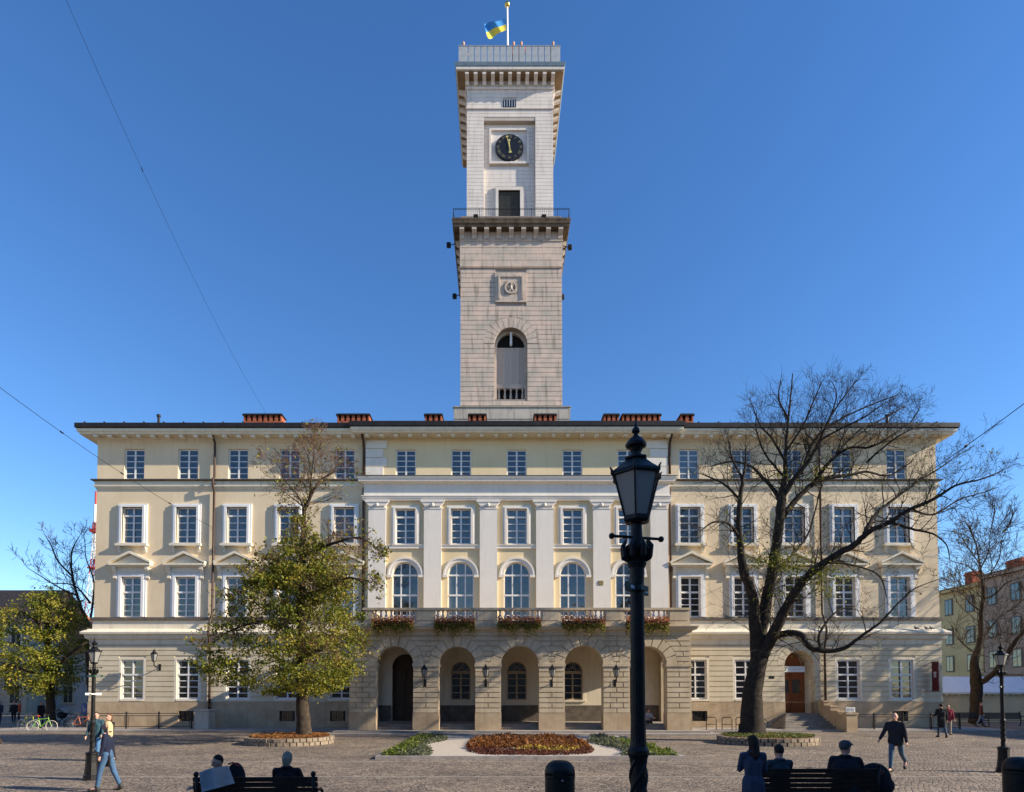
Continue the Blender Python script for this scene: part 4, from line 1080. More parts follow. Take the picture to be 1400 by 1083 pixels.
#__PART2__
# ------------------------------------------------------------------ lamp posts
def lamp_post(label, loc, s, rz=0, signs=()):
    t2 = thing('street_lamp', label, 'street lamp', (0,0,0), 0, 'cast iron street lamps on the square')
    m_ = MB()
    m_.lathe([(.25,0),(.25,.05),(.235,.07),(.235,.14),(.21,.17),(.175,.55),(.17,.8),(.19,.83),(.19,.87),(.13,.9)], n=8, rot=R(22.5))
    m_.lathe([(.085,.88),(.066,1.0),(.066,1.72),(.075,1.77),(.088,1.80),(.088,1.83),(.07,1.86),(.064,1.9),(.06,2.1),(.056,3.2),(.062,3.34),(.08,3.38),(.06,3.42),(.085,3.46),(.10,3.50),(.10,3.52),(.05,3.56),(.045,3.72),(.07,3.76)], n=16)
    m_.build('post', M['iron'], t2, smooth=False)
    m_ = MB()
    for q in range(4):
        pts = [(.062*math.cos(a*7+q*math.pi/2), .062*math.sin(a*7+q*math.pi/2), .95+a*.8) for a in [k/24 for k in range(25)]]
        m_.tube(pts, .017, 6)
    m_.build('twisted_ornament', M['iron'], t2); m_ = MB()
    for k in range(8):
        a = k*math.pi/4; m_.tube([(.05*math.cos(a),.05*math.sin(a),3.40),(.11*math.cos(a),.11*math.sin(a),3.44),(.125*math.cos(a),.125*math.sin(a),3.52),(.09*math.cos(a),.09*math.sin(a),3.58)], [.02,.028,.02,.008], 6)
    m_.build('leaf_collar', M['iron'], t2)
    m_ = MB(); m_.tube([(-.21,0,3.60),(.21,0,3.60)], .012, 6); m_.ball((-.225,0,3.60), .026, n=8, m=6); m_.ball((.225,0,3.60), .026, n=8, m=6); m_.build('crossbar', M['iron'], t2)
    z0, z1 = 3.76, 4.12
    g_ = MB(); g_.lathe([(.100,z0),(.197,z1)], n=6); g_.build('lamp_glass', M['frost'], t2)
    m_ = MB(); m_.lathe([(.09,z0-.04),(.115,z0-.02),(.115,z0+.015),(.10,z0+.02)], n=6)
    for k in range(6):
        a = k*math.pi/3; c_, s_ = math.cos(a), math.sin(a)
        m_.tube([(.105*c_,.105*s_,z0),(.203*c_,.203*s_,z1)], .009, 5)
        m_.tube([(.20*c_,.20*s_,z1-.01),(.218*c_,.218*s_,z1+.005),(.222*c_,.222*s_,z1+.035),(.238*c_,.238*s_,z1+.055)], [.014,.015,.010,.005], 6)
        a2 = a+math.pi/3
        m_.tube([(.205*c_,.205*s_,z1),(.205*math.cos(a2),.205*math.sin(a2),z1)], .014, 5)
    m_.build('lantern_frame', M['iron'], t2)
    m_ = MB(); m_.lathe([(.22,z1+.005),(.215,z1+.025),(.15,z1+.075),(.095,z1+.125),(.08,z1+.13),(.10,z1+.14),(.10,z1+.155),(.055,z1+.16)], n=6)
    m_.lathe([(.05,z1+.155),(.042,z1+.20),(.06,z1+.235),(.085,z1+.25),(.088,z1+.27),(.06,z1+.31),(.03,z1+.335),(.018,z1+.35),(.018,z1+.36),(.034,z1+.375),(.03,z1+.40),(.012,z1+.42),(.01,z1+.44),(.004,z1+.48)], n=14)
    m_.build('lantern_roof', M['iron'], t2)
    for (z, a, L, m__) in signs:
        m_ = MB(); m_.box(-L, L, -.012, .012, -.035, .035); m_.box(-.07,.07,-.07,.07,-.02,.02); o = m_.build('street_sign', M[m__], t2); o.location = (0,0,z); o.rotation_euler = (0, 0, R(a))
        q = MB()
        for k in range(5): q.box(-L*.7+k*L*.3, -L*.7+k*L*.3+.09, -.014, .014, -.014, .014)
        q.build('sign_text', M['frame'], o)
    return place(t2, loc, rz, s=s)
M['signgreen'] = mat('green street sign', (.03,.12,.06), None, .5)
M['signdark'] = mat('dark green street sign', (.015,.04,.03), None, .5)
Yb = 5.09
lamp_post('big black six-sided street lamp in the foreground, unlit, standing right of the flower bed', ((872-CX)/F*Yb+.0, Yb, 0), 1.0, R(14), [(3.17, 38, .20, 'signdark')])
g_ = G(125, 1066); lamp_post('black street lamp with green name plate beside the blonde woman at the left', (g_.x, g_.y, 0), .83, R(8), [(3.33, -6, .28, 'signgreen'), (2.75, 30, .22, 'frame')])
g_ = G(1373, 1056); lamp_post('black street lamp at the right edge of the square in front of the bare tree', (g_.x, g_.y, 0), .83, R(20), [(3.0, 20, .25, 'signdark')])

# ------------------------------------------------------------------ trees
def limb_pts(px, Y, wob=0):      # px list of (x, y, width_px[, dY])
    out = []
    for q in px:
        dy = q[3] if len(q) > 3 else 0
        p = P(q[0], q[1], Y+dy); out.append((p, q[2]/2/F*(Y+dy)))
    return out
def smooth_line(pr, n=5, rng=None, wob=.0):
    """Catmull-Rom through the limb points with radius"""
    P_ = [pr[0]]+pr+[pr[-1]]; out = []
    for i in range(1, len(P_)-2):
        p0, p1, p2, p3 = [P_[i+k][0] for k in (-1,0,1,2)]
        for k in range(n):
            t = k/n; q = .5*((2*p1)+(p2-p0)*t+(2*p0-5*p1+4*p2-p3)*t*t+(-p0+3*p1-3*p2+p3)*t**3)
            r = P_[i][1]*(1-t)+P_[i+1][1]*t
            if rng and wob: q = q+Vector((rng.gauss(0,1),rng.gauss(0,1),rng.gauss(0,1)))*min(r,.12)*wob
            out.append((q, r))
    out.append(pr[-1]); return out
ZMAX = [1e9]
def grow(mb, p, d, L, r, depth, rng, up=.25, spread=.8, ends=None, kids=3, rmin=.006, wander=.22, bend=None):
    if p.z > ZMAX[0]: return
    n = max(3, int(L/.28)); n = min(n, 7); pts = [p]; rad = [r]; dd = d.normalized(); step = L/n
    nodes = []
    for i in range(n):
        dd = (dd+Vector((rng.gauss(0,wander), rng.gauss(0,wander), rng.gauss(0,wander)+up*.25))).normalized()
        if bend: dd = (dd+bend*.1).normalized()
        p = p+dd*step; pts.append(p); rad.append(max(rmin, r*(1-.8*(i+1)/n))); nodes.append((p, dd, rad[-1]))
    mb.tube(pts, rad, 5 if r > .04 else 3, caps=False)
    if ends is not None: ends += [q for q, _, _ in nodes[1:]] if depth == 0 else ends[:0]
    if depth > 0:
        for k in range(kids+(1 if rng.random() < .5 else 0)):
            q, d_, rr = nodes[rng.randrange(len(nodes)//3, len(nodes))]
            side = Vector((rng.gauss(0,1), rng.gauss(0,1), rng.gauss(0,.8))); side = (side-d_*side.dot(d_)).normalized()
            nd = (d_+side*spread*(.6+.6*rng.random())).normalized()
            grow(mb, q, nd, L*(.45+.3*rng.random()), max(rmin, rr*.75), depth-1, rng, up, spread, ends, kids, rmin, wander, bend)
def bare_tree(name, label, base, Y, limbs, seed, spacing=.55, Ls=2.6, depth=2, mt='bark', tw='twig', rmin=.007, kids=3, up=.25, start=2, dens=1.0, spread=.8, tmin=.2, fine=()):
    rng = random.Random(seed); base_sp = spacing
    t2 = world_thing(name, label, 'tree', base)
    tr = MB(); cr = MB(); ends = []
    for li, lm in enumerate(limbs):
        line = smooth_line(limb_pts(lm, Y), 5, rng, .12)
        tr.tube([p for p, r in line], [r for p, r in line], 12 if line[0][1] > .15 else 7)
        if li == 0: continue
        if fine: spacing = base_sp*(.62 if li in fine else 1.1)
        acc = 0; tot = sum((line[i+1][0]-line[i][0]).length for i in range(len(line)-1)); run = 0
        for i in range(1, len(line)):
            seg = line[i][0]-line[i-1][0]; run += seg.length; acc += seg.length
            t = run/tot
            if t < tmin and li < start: continue
            while acc > spacing/dens:
                acc -= spacing/dens; d_ = seg.normalized()
                side = Vector((rng.gauss(0,1), rng.gauss(0,1.0), rng.gauss(0.15,.8))); side = (side-d_*side.dot(d_)).normalized()
                nd = (d_*(.5+.6*t)+side*.9).normalized()
                L = Ls*(1.05-.6*t)*(.5+.7*rng.random())*(.35+.65*min(1, line[i][1]/.06) if False else 1)
                grow(cr, line[i][0], nd, L, min(line[i][1]*.5, .034), depth, rng, up, spread, ends, kids, rmin)
        grow(cr, line[-1][0], (line[-1][0]-line[-2][0]), Ls*.22, line[-1][1], depth, rng, up, spread, ends, kids, rmin)
    tr.build('trunk', M[mt], t2, smooth=True); cr.build('crown', M[tw], t2)
    return t2, ends, rng
z = lambda x, y, w_, d=0: (920+x/1.968, 480+y/1.968, w_/1.968, d)
YTR = 29.8
RT = [
 [z(212,1040,82), z(213,1000,62), z(213,930,52), z(222,870,46), z(235,815,44), z(236,770,36)],
 [z(228,835,38), z(222,740,32,-.2), z(215,660,26,-.5), z(190,590,24,-.9), z(180,510,17,-1.2), z(178,430,14,-1.4), z(186,360,10,-1.5), z(194,310,6,-1.6), z(196,270,4,-1.8)],
 [z(232,800,34), z(246,700,30,.2), z(262,620,27,.4), z(276,540,26,.5), z(285,470,24,.6), z(292,400,24,.6), z(300,350,14,.8), z(304,270,9,1), z(310,190,6,1.2), z(318,110,4,1.4), z(322,60,2.5,1.5)],
 [z(240,820,34,-.1), z(268,765,30,-.5), z(305,690,26,-1), z(345,625,22,-1.5), z(392,580,20,-2), z(440,548,18,-2.3), z(490,520,17,-2.6), z(530,485,14,-3), z(580,462,12,-3.2), z(640,425,10,-3.4), z(700,400,9,-3.6), z(760,362,6,-3.8), z(830,345,4,-4), z(885,322,2.5,-4)],
 [z(262,775,20), z(300,760,18,-.6), z(345,762,16,-1), z(360,790,16,-1.2), z(400,806,15,-1.5), z(460,800,11,-1.8), z(510,765,8,-2.1), z(560,728,6,-2.3), z(610,675,4,-2.5), z(650,640,3,-2.6), z(720,612,2,-2.6)],
 [z(295,390,18,.6), z(330,340,12,.2), z(370,290,9,0), z(395,240,7,-.2), z(425,175,5,-.4), z(470,110,3,-.5), z(500,75,2,-.5)],
 [z(300,440,18,.6), z(345,385,14,.9), z(400,345,12,1.2), z(470,335,8,1.5), z(520,325,6,1.6), z(580,335,4,1.8), z(640,300,3,1.8)],
 [z(370,365,11,1), z(420,300,9,.6), z(470,262,7,.3), z(530,258,6,.1), z(575,235,4,0), z(640,190,3,0), z(665,150,2,0)],
 [z(290,400,14,.6), z(270,372,11,1.2), z(240,340,9,1.8), z(212,312,7,2.2), z(160,298,5,2.5), z(100,310,3,2.8)],
 [z(515,492,12,-2.8), z(545,440,9,-2.3), z(600,395,7,-2), z(660,350,5,-1.6), z(710,320,4,-1.4), z(760,285,2.5,-1.2), z(800,262,2,-1.2)],
 [z(590,462,8,-3.2), z(640,478,7,-3.6), z(700,492,5,-3.9), z(735,520,3.5,-4), z(745,560,2,-4.2)],
 [z(355,610,12,-1.5), z(385,575,9,-1), z(440,570,8,-.6), z(500,580,6,-.3), z(555,605,4,0), z(575,660,2.5,.2)],
 [z(180,500,10,-1.2), z(150,465,7,-1.8), z(110,460,5,-2.3), z(80,480,3,-2.6)],
 [z(180,400,8,-1.4), z(140,360,6,-1.2), z(100,340,4,-1), z(75,330,2.5,-1)],
 [z(304,300,8,1), z(270,240,6,.6), z(235,200,4,.3), z(215,150,2.5,0)],
 [z(345,330,9,.2), z(380,240,6,.9), z(440,190,5,1.2), z(520,150,4,1.4), z(600,120,2.5,1.5)],
 [z(270,590,10,.4), z(310,560,8,1), z(360,500,6,1.6), z(380,440,4,2), z(395,380,3,2.2)],
 [z(400,806,9,-1.5), z(395,760,7,-1.2), z(440,700,5,-.9), z(480,690,3,-.8)],
 [z(186,340,7,-1.5), z(160,290,5,-1.2), z(150,240,3,-1)],
 [z(395,240,6,-.2), z(450,210,5,-.8), z(510,180,4,-1.2), z(570,140,2.5,-1.4)],
 [z(440,275,6,.4), z(500,215,5,.9), z(560,185,4,1.2), z(620,150,2.5,1.5)],
 [z(304,270,6,1), z(350,200,5,.5), z(380,130,4,.2), z(400,85,2.5,0)],
 [z(300,340,7,.8), z(250,280,5,.3), z(225,215,4,0), z(225,165,2.5,0)],
 [z(425,175,4,-.4), z(440,120,3,-.2), z(430,85,2,0)],
 [z(520,300,6,1.4), z(590,240,4.5,1), z(650,205,3,.8)],
 [z(310,180,5,1.2), z(285,130,4,.8), z(290,80,2.5,.5)],
 [z(640,425,6,-3.4), z(700,440,5,-3), z(770,400,4,-2.8), z(840,380,2.5,-2.6)],
]
bt = G(1025, 1003, .33); ZMAX[0] = P(1085, 512, YTR).z
RTt, ends, rng = bare_tree('bare_tree', 'large forked bare tree in the round stone planter in front of the right wing', (bt.x, bt.y, 0), YTR, RT, 7, spacing=.34, Ls=1.7, depth=2, kids=4, rmin=.0043, fine=(2,3,5,6,7,8,9,10,12,13,14,15,18,19,20,21,22,23,24,25,26))
ZMAX[0] = 1e9
M['leaf_y'] = leaf_mat('yellowing lime leaves', [(.045,.065,.008),(.11,.14,.012),(.21,.22,.018),(.32,.27,.03)])
pts = []
for (cx_, cy_, rr, n, d_) in ((270,560,28,420,.2),(300,580,22,260,.5),(225,570,20,160,-.6),(390,620,26,260,-1.6),(410,590,20,150,-2),(330,590,24,220,-.6),(420,650,20,120,-1.2),(300,330,18,110,.8),(310,650,30,200,-1),(345,560,26,200,.4),(460,600,30,160,-1.4),(385,330,18,110,1),(285,760,24,70,-.3),(190,510,24,70,-1.2),(430,300,26,70,.8)):
    for k in range(n):
        q = z(cx_+rng.gauss(0,rr), cy_+rng.gauss(0,rr*.6), 1); pts.append((P(q[0], q[1], YTR+d_+rng.gauss(0,.5)), .4+.5*rng.random()))
for e_ in rng.sample(ends, min(900, len(ends))):
    if e_.z < 14: pts.append((e_+Vector((0,0,-.05)), rng.random()))
leaf_cloud('leaves', pts, .11, M['leaf_y'], RTt, rng)

# planters
def ring_planter(label, x0, x1, yb, yf, zt, top_m, name='tree_planter'):
    a = G(x0, (yb+yf)/2); b = G(x1, (yb+yf)/2); c = (a+b)/2; f_ = G((x0+x1)/2, yf); rx = (b-a).length/2
    cy = f_.y+rx*.9; t2 = world_thing(name, label, 'planter', (c.x, cy, 0), 'stone tree planters')
    n = 44; m_ = MB(); rr = random.Random(3)
    for row in range(2):
        for k in range(n):
            a0 = 2*math.pi*(k+.5*row)/n+.012; a1 = 2*math.pi*(k+1+.5*row)/n-.012; j = rr.uniform(-.02,.02)
            r0, r1 = rx-.25, rx+j
            m_.prismz([(c.x+r1*math.cos(a0), cy+r1*.9*math.sin(a0)), (c.x+r1*math.cos(a1), cy+r1*.9*math.sin(a1)), (c.x+r0*math.cos(a1), cy+r0*.9*math.sin(a1)), (c.x+r0*math.cos(a0), cy+r0*.9*math.sin(a0))], zt*row/2+.005, zt*(row+1)/2-.012)
    m_.build('stone_ring', M['ringst'], t2)
    m_ = MB(); pts = [(0,0,zt+.06)]; vs = [(c.x, cy, zt+.08)]; fs = []
    for k in range(36):
        a0 = 2*math.pi*k/36; vs.append((c.x+(rx-.2)*math.cos(a0), cy+(rx-.2)*.9*math.sin(a0), zt-.02))
    m_.add(vs, [(0, 1+k, 1+(k+1)%36) for k in range(36)]); m_.build('soil', M['soil'] , t2)
    rr = random.Random(9); pts = []
    for k in range(2600):
        q = math.sqrt(rr.random())*(rx-.2); a0 = rr.random()*6.28; pts.append(((c.x+q*math.cos(a0), cy+q*.9*math.sin(a0), zt+.02+.06*rr.random()), rr.random()))
    o = leaf_cloud('ground_cover', pts, .09, top_m, t2, rr); o['kind'] = 'stuff'
    return c, cy
M['grassleaf'] = leaf_mat('short grass', [(.05,.07,.015),(.12,.15,.03),(.18,.18,.05)])
M['litter'] = leaf_mat('fallen leaves', [(.14,.05,.02),(.28,.11,.03),(.34,.18,.05)])
ring_planter('low round stone planter with fallen leaves under the leafy tree', 360, 470, 1003, 1021, .34, M['litter'])
ring_planter('low round stone planter with grass under the big bare tree', 966, 1090, 1003, 1021, .34, M['grassleaf'])

# leafy tree, left
YLT = 28.7
bt = G(415, 1005, .33)
z5 = lambda x, y, w_, d=0: (330+x/6.02, 580+y/6.02, w_/6.02, d)
LT = [
 [(416,1009,24),(415,990,19),(413,950,16),(412,900,14),(412,850,12),(412,800,10),(414,750,8),(415,715,6.5)],
 [(412,930,8,0),(412,800,7,.1),(414,740,6,.1),(416,695,5.5,.1)],
 [z5(525,700,26), z5(560,620,24), z5(620,500,18), z5(700,430,14,.3), z5(800,380,9,.6), z5(900,400,5,.8)],
 [z5(545,680,22), z5(570,560,18), z5(575,430,14,-.2), z5(590,320,10,-.3), z5(600,190,7,-.3), z5(600,80,4,-.3)],
 [z5(515,690,18), z5(460,580,14,-.4), z5(400,510,10,-.6), z5(350,450,8,-.9), z5(300,330,6,-1.1), z5(200,270,3,-1.3)],
 [z5(500,670,12), z5(420,610,9,.4), z5(350,565,6,.8), z5(310,660,3,1)],
 [z5(575,430,10,-.2), z5(540,250,7,.2), z5(490,170,4,.5)],
 [z5(600,400,10), z5(620,300,7,.6), z5(690,230,5,1), z5(770,230,3,1.2)],
 [(413,790,5,0),(380,770,4,-1),(345,790,2.5,-1.6),(330,810,1.5,-2)],
 [(413,760,5,0),(450,745,4,-.6),(490,735,2.5,-1),(515,750,1.5,-1.2)],
 [(412,820,6,0),(450,800,4,-1.2),(480,790,2.5,-2),(500,800,1.5,-2.6)],
 [(412,870,6,0),(370,850,4.5,-.8),(320,860,3,-1.4),(290,880,1.5,-2)],
 [(412,880,6,0),(450,870,4,1),(490,880,2,1.6)],
 [(412,850,6,0),(400,840,4,1.6),(390,830,2,2.6)],
 [(412,900,5,0),(430,890,4,-1.6),(440,890,2,-2.8)],
 [(412,780,5,0),(440,765,4,.9),(470,760,2,1.6)],
]
LTt, ends2, rng = bare_tree('leafy_tree', 'yellow-green leafy tree with bare top, in the planter in front of the left wing', (bt.x, bt.y, 0), YLT, LT, 21, spacing=.16, Ls=1.2, depth=2, kids=4, mt='bark2', tw='rtwig', rmin=.006, start=2, tmin=.0)
def crown_pts(rng, n_clump, per, prof, Y, ysc=.9, cxf=None, rad=.42, wpx=F):
    """clumps in an uneven body of revolution; prof [(py, half width px left, right)]"""
    pts = []; keys = prof
    for c in range(n_clump):
        py = None
        while py is None:
            i = rng.randrange(len(keys)-1); t = rng.random(); l = keys[i][1]*(1-t)+keys[i+1][1]*t; r = keys[i][2]*(1-t)+keys[i+1][2]*t
            if rng.random() < (l+r)/170: py = keys[i][0]*(1-t)+keys[i+1][0]*t
        a = rng.random()*2*math.pi; q = rng.random()**.42
        hx = (r if math.cos(a) > 0 else l)*q*math.cos(a); dep = (l+r)/2/F*Y*ysc*q*math.sin(a)
        c0 = P(cxf+hx, py, Y)+Vector((0, dep, 0)); tone = rng.random()
        rr = rad*(.5+.8*rng.random())
        for k in range(int(per*(.4+1.0*rng.random()))):
            v = Vector((rng.gauss(0,1), rng.gauss(0,1), rng.gauss(0,.55)))*rr*.6
            pts.append((c0+v, tone*.75+.12))
    return pts
M['leaf_g'] = leaf_mat('autumn green leaves', [(.05,.06,.008),(.105,.125,.012),(.18,.19,.018),(.28,.25,.028),(.37,.27,.045)])
prof = [(705,6,8),(735,20,26),(755,36,44),(775,52,60),(790,66,68),(802,80,72),(820,98,82),(850,112,86),(875,124,84),(900,142,80),(920,134,76),(935,110,62),(948,50,30)]
pts = crown_pts(rng, 640, 54, prof, YLT, .95, 412, .40)
for e_ in ends2:
    if rng.random() < (.35 if e_.z < P(412,760,YLT).z else .16 if e_.z < P(412,650,YLT).z else .03):
        for k in range(2): pts.append((e_+Vector((rng.gauss(0,.12),rng.gauss(0,.12),rng.gauss(0,.1))), rng.random()))
leaf_cloud('leaves', pts, .125, M['leaf_g'], LTt, rng)
pts = [(e_+Vector((rng.gauss(0,.1),rng.gauss(0,.1),rng.gauss(0,.1))), rng.random()) for e_ in ends2 if e_.z > P(412,700,YLT).z and rng.random() < .3]
# far left trees
z6 = lambda x, y, w_, d=0: (x/4.514, 720+y/4.514, w_/4.514, d)
BL = [
 [(132,1000,12),(126,950,11),(122,900,10),(121,860,8)],
 [(121,880,8),z6(548,620,24), z6(500,500,18), z6(450,320,14), z6(442,160,9), z6(490,60,4)],
 [z6(450,310,12), z6(360,215,10), z6(312,110,7), z6(270,40,3)],
 [z6(556,470,14), z6(460,365,9,1), z6(330,350,5,1.5)],
 [z6(480,425,12), z6(390,390,9,-1), z6(290,330,7,-1.5), z6(180,262,3,-2)],
 [z6(560,560,14), z6(580,350,10,1), z6(530,190,6,1.4), z6(525,80,3,1.6)],
 [z6(545,620,12), z6(420,560,8,-1), z6(320,500,5,-1.5)],
]
g_ = P(130, 985, 50)
BLt, _, rng = bare_tree('bare_tree', 'dark bare tree rising behind the left green tree at the corner of the town hall', (g_.x, 50, 0), 50, BL, 5, spacing=.5, Ls=2.6, depth=2, kids=3, rmin=.012, start=1)
GL = [[(70,990,12),(69,960,10.5),(68,930,10),(66,890,9),(64,850,6)],
 [(67,930,7),(90,900,5,-1),(115,880,3,-1.5)], [(67,920,7),(40,890,5,1),(15,880,3,1.5)], [(66,880,6),(50,850,4,-1),(30,835,2,-1.5)], [(66,870,6),(90,845,4,1),(105,830,2,1.5)], [(68,925,5),(30,915,4,-1.5),(0,905,2,-2)]]
YGL = 41; g_ = P(70, 993, YGL)
GLt, e3, rng = bare_tree('leafy_tree', 'green and yellow leafy tree at the far left edge beside the side street', (g_.x, YGL, 0), YGL, GL, 8, spacing=1.2, Ls=2.0, depth=1, kids=2, rmin=.015)
prof = [(806,6,8),(818,24,30),(835,50,44),(855,70,48),(880,84,48),(905,92,44),(925,96,36),(938,90,20),(950,70,4)]
pts = crown_pts(rng, 300, 62, prof, YGL, .8, 64, .55)
leaf_cloud('leaves', pts, .15, M['leaf_g'], GLt, rng)
z7 = lambda x, y, w_, d=0: (1270+x/4.17, 740+y/4.17, w_/4.17, d)
YRB = 46
RB = [
 [z7(272,1030,80), z7(270,960,60), z7(268,800,58), z7(258,700,42), z7(275,640,40)],
 [z7(262,680,38), z7(285,590,30), z7(298,520,28), z7(296,420,24), z7(310,330,20), z7(305,230,16), z7(290,130,10,1), z7(268,20,6,1), (1325,720,3,1)],
 [z7(285,810,32), z7(350,770,30,-1), z7(420,690,28,-1.5), z7(480,590,24,-2), z7(560,490,16,-2.5), z7(640,380,8,-3)],
 [z7(300,590,16), z7(350,500,14,1), z7(410,430,11,1.5), z7(480,380,8,2), z7(560,320,5,2)],
 [z7(292,392,12), z7(240,355,9,-.6), z7(190,300,7,-1), z7(110,275,5,-1.4), z7(50,240,3,-1.6)],
 [z7(305,240,10), z7(360,170,8,.5), z7(400,100,5,.8), z7(420,-20,3,1), (1385,705,2,1)],
 [z7(310,330,10), z7(380,300,8,-1), z7(440,240,6,-1.4), z7(520,210,3,-1.8)],
 [z7(305,220,8), z7(220,140,6,-1), z7(150,120,4,-1.4), z7(90,90,2.5,-1.6)],
 [z7(298,150,8,1), z7(340,60,5,1), z7(350,-40,3,1), (1360,700,2,1)],
 [z7(290,130,7,1), z7(220,30,5,.6), z7(180,-40,3,.4)],
 [z7(270,640,9), z7(210,600,6,1), z7(170,560,4,1.4)],
]
g_ = P(1335, 990, YRB)
OT = [[(0,0,.5),(0,.2,.42),(.2,5,.36)], [(.2,5,.3),(-1,8,.2),(-2.5,12,.08),(-3,15,.03)], [(.2,5,.25),(1.5,9,.16),(2,13,.06),(2.6,16,.02)], [(-1,8,.14),(-3.5,9.5,.08),(-5,10.5,.03)], [(1.5,9,.12),(3.5,11,.06),(5,12,.02)], [(.4,6,.16),(-2,7,.08),(-4,7.5,.03)]]
t2 = world_thing('bare_tree', 'bare tree outside the right edge of the view that throws dappled shade on the facade', 'tree', (39.5, 36.8, 0)); rng = random.Random(4); tr = MB(); cr = MB()
for li, lm in enumerate(OT):
    ln = smooth_line([(Vector((39.5+a, 36.8+.6*math.sin(li*2+b), b)), c) for a, b, c in lm], 5, rng, .1); tr.tube([q for q, _ in ln], [c for _, c in ln], 8)
    if li:
        for q, c in ln[2:]:
            for k in range(2): grow(cr, q, Vector((rng.gauss(0,1), rng.gauss(0,1), rng.gauss(.4,.6))), 2.2, min(c*.6,.05), 1, rng, kids=3, rmin=.012)
tr.build('trunk', M['bark'], t2, smooth=True); cr.build('crown', M['twig'], t2)
bare_tree('bare_tree', 'dark bare tree at the right edge in front of the pink and yellow houses', (g_.x, YRB, 0), YRB, RB, 13, spacing=.42, Ls=2.9, depth=2, kids=4, rmin=.011, start=1)

# ------------------------------------------------------------------ flower bed
b0 = G(520, 1038); b1 = G(935, 1031); b2 = G(880, 1008); b3 = G(570, 1008)
x0, x1, y0, y1 = -4.1, 6.4, 21.6, 32.0
bed = world_thing('flower_bed', 'kerbed flower bed with pale gravel and red and orange plants before the arcade', 'flower bed', ((x0+x1)/2, (y0+y1)/2, 0))
m_ = MB(); m_.box(x0-.15, x1+.15, y0-.15, y0, 0, .12); m_.box(x0-.15, x1+.15, y1, y1+.15, 0, .12); m_.box(x0-.15, x0, y0, y1, 0, .12); m_.box(x1, x1+.15, y0, y1, 0, .12)
m_.build('kerb', M['kerb'], bed)
m_ = MB(); m_.add([(x0,y0,.07),(x1,y0,.07),(x1,y1,.07),(x0,y1,.07)], [(0,1,2,3)]); m_.build('gravel', M['gravel'], bed)
M['juniper'] = leaf_mat('grey green shrubs', [(.06,.07,.04),(.12,.13,.075),(.18,.19,.12)]); M['moss'] = leaf_mat('bright ground cover', [(.05,.08,.01),(.11,.15,.02),(.2,.2,.04)])
M['redpl'] = leaf_mat('dark red foliage', [(.05,.018,.012),(.10,.03,.018),(.18,.05,.026)]); M['orpl'] = leaf_mat('orange grass tufts', [(.07,.025,.012),(.19,.065,.015),(.28,.12,.03)]); M['yelpl'] = leaf_mat('yellow flowers', [(.3,.2,.03),(.5,.38,.05)])
rng = random.Random(77)
def bedpatch(name, label, cat, fn, n, size, m_, zh, hgt):
    pts = []
    while len(pts) < n:
        x = rng.uniform(x0, x1); y = rng.uniform(y0, y1)
        if fn(x, y): pts.append(((x, y, .08+rng.random()*zh*(.6+.4*math.sin(x*3.1)*math.sin(y*2.3))), rng.random()))
    o = leaf_cloud(name, pts, size, m_, None, rng, stretch=hgt)
    tag(o, label, cat, kind='stuff')
def sx(px, y): return (px-CX)/F*y
def yv(x, y): return HZ+CH*F/y
def pxx(x, y): return CX+F*x/y
L_ = lambda x, y: x < x0+1.35+.35*math.sin(y*.9)
Rr = lambda x, y: x > x1-1.9+.35*math.sin(y*.8+1)
mid = lambda x, y: ((x-1.3)/2.55)**4+((y-26.8)/4.6)**4 < 1
bedpatch('ground_shrubs', 'low grey-green creeping shrubs at the left end of the flower bed', 'shrubs', lambda x, y: L_(x,y) and x > x0+.5, 3300, .09, M['juniper'], .20, 1.7)
bedpatch('ground_shrubs', 'bright green ground cover along the left kerb of the flower bed', 'ground cover', lambda x, y: L_(x,y) and x < x0+.9, 2600, .10, M['moss'], .26, 1.2)
bedpatch('ground_shrubs', 'low grey-green creeping shrubs at the right end of the flower bed', 'shrubs', lambda x, y: Rr(x,y) and x < x1-.8, 3300, .09, M['juniper'], .20, 1.7)
bedpatch('ground_shrubs', 'bright green ground cover along the right kerb of the flower bed', 'ground cover', lambda x, y: Rr(x,y) and x > x1-1.1 and y < 29, 2200, .10, M['moss'], .26, 1.2)
bedpatch('flower_planting', 'dark red leafy bedding plants edging the middle of the flower bed', 'bedding plants', lambda x, y: mid(x,y) and (((x-1.3)/2.2)**2+((y-26.8)/4.0)**2 > .8 or y < 24.4), 7000, .09, M['redpl'], .10, 1.2)
bedpatch('grass_tufts', 'orange dry grass tufts in the middle of the flower bed', 'ornamental grass', lambda x, y: mid(x,y) and y > 24.8, 4600, .12, M['orpl'], .22, 2.2)
bedpatch('yellow_flowers', 'patch of yellow flowers in the front middle of the flower bed', 'flowers', lambda x, y: ((x-2.0)/1.3)**2+((y-24.2)/.9)**2 < 1, 420, .09, M['yelpl'], .24, 1)

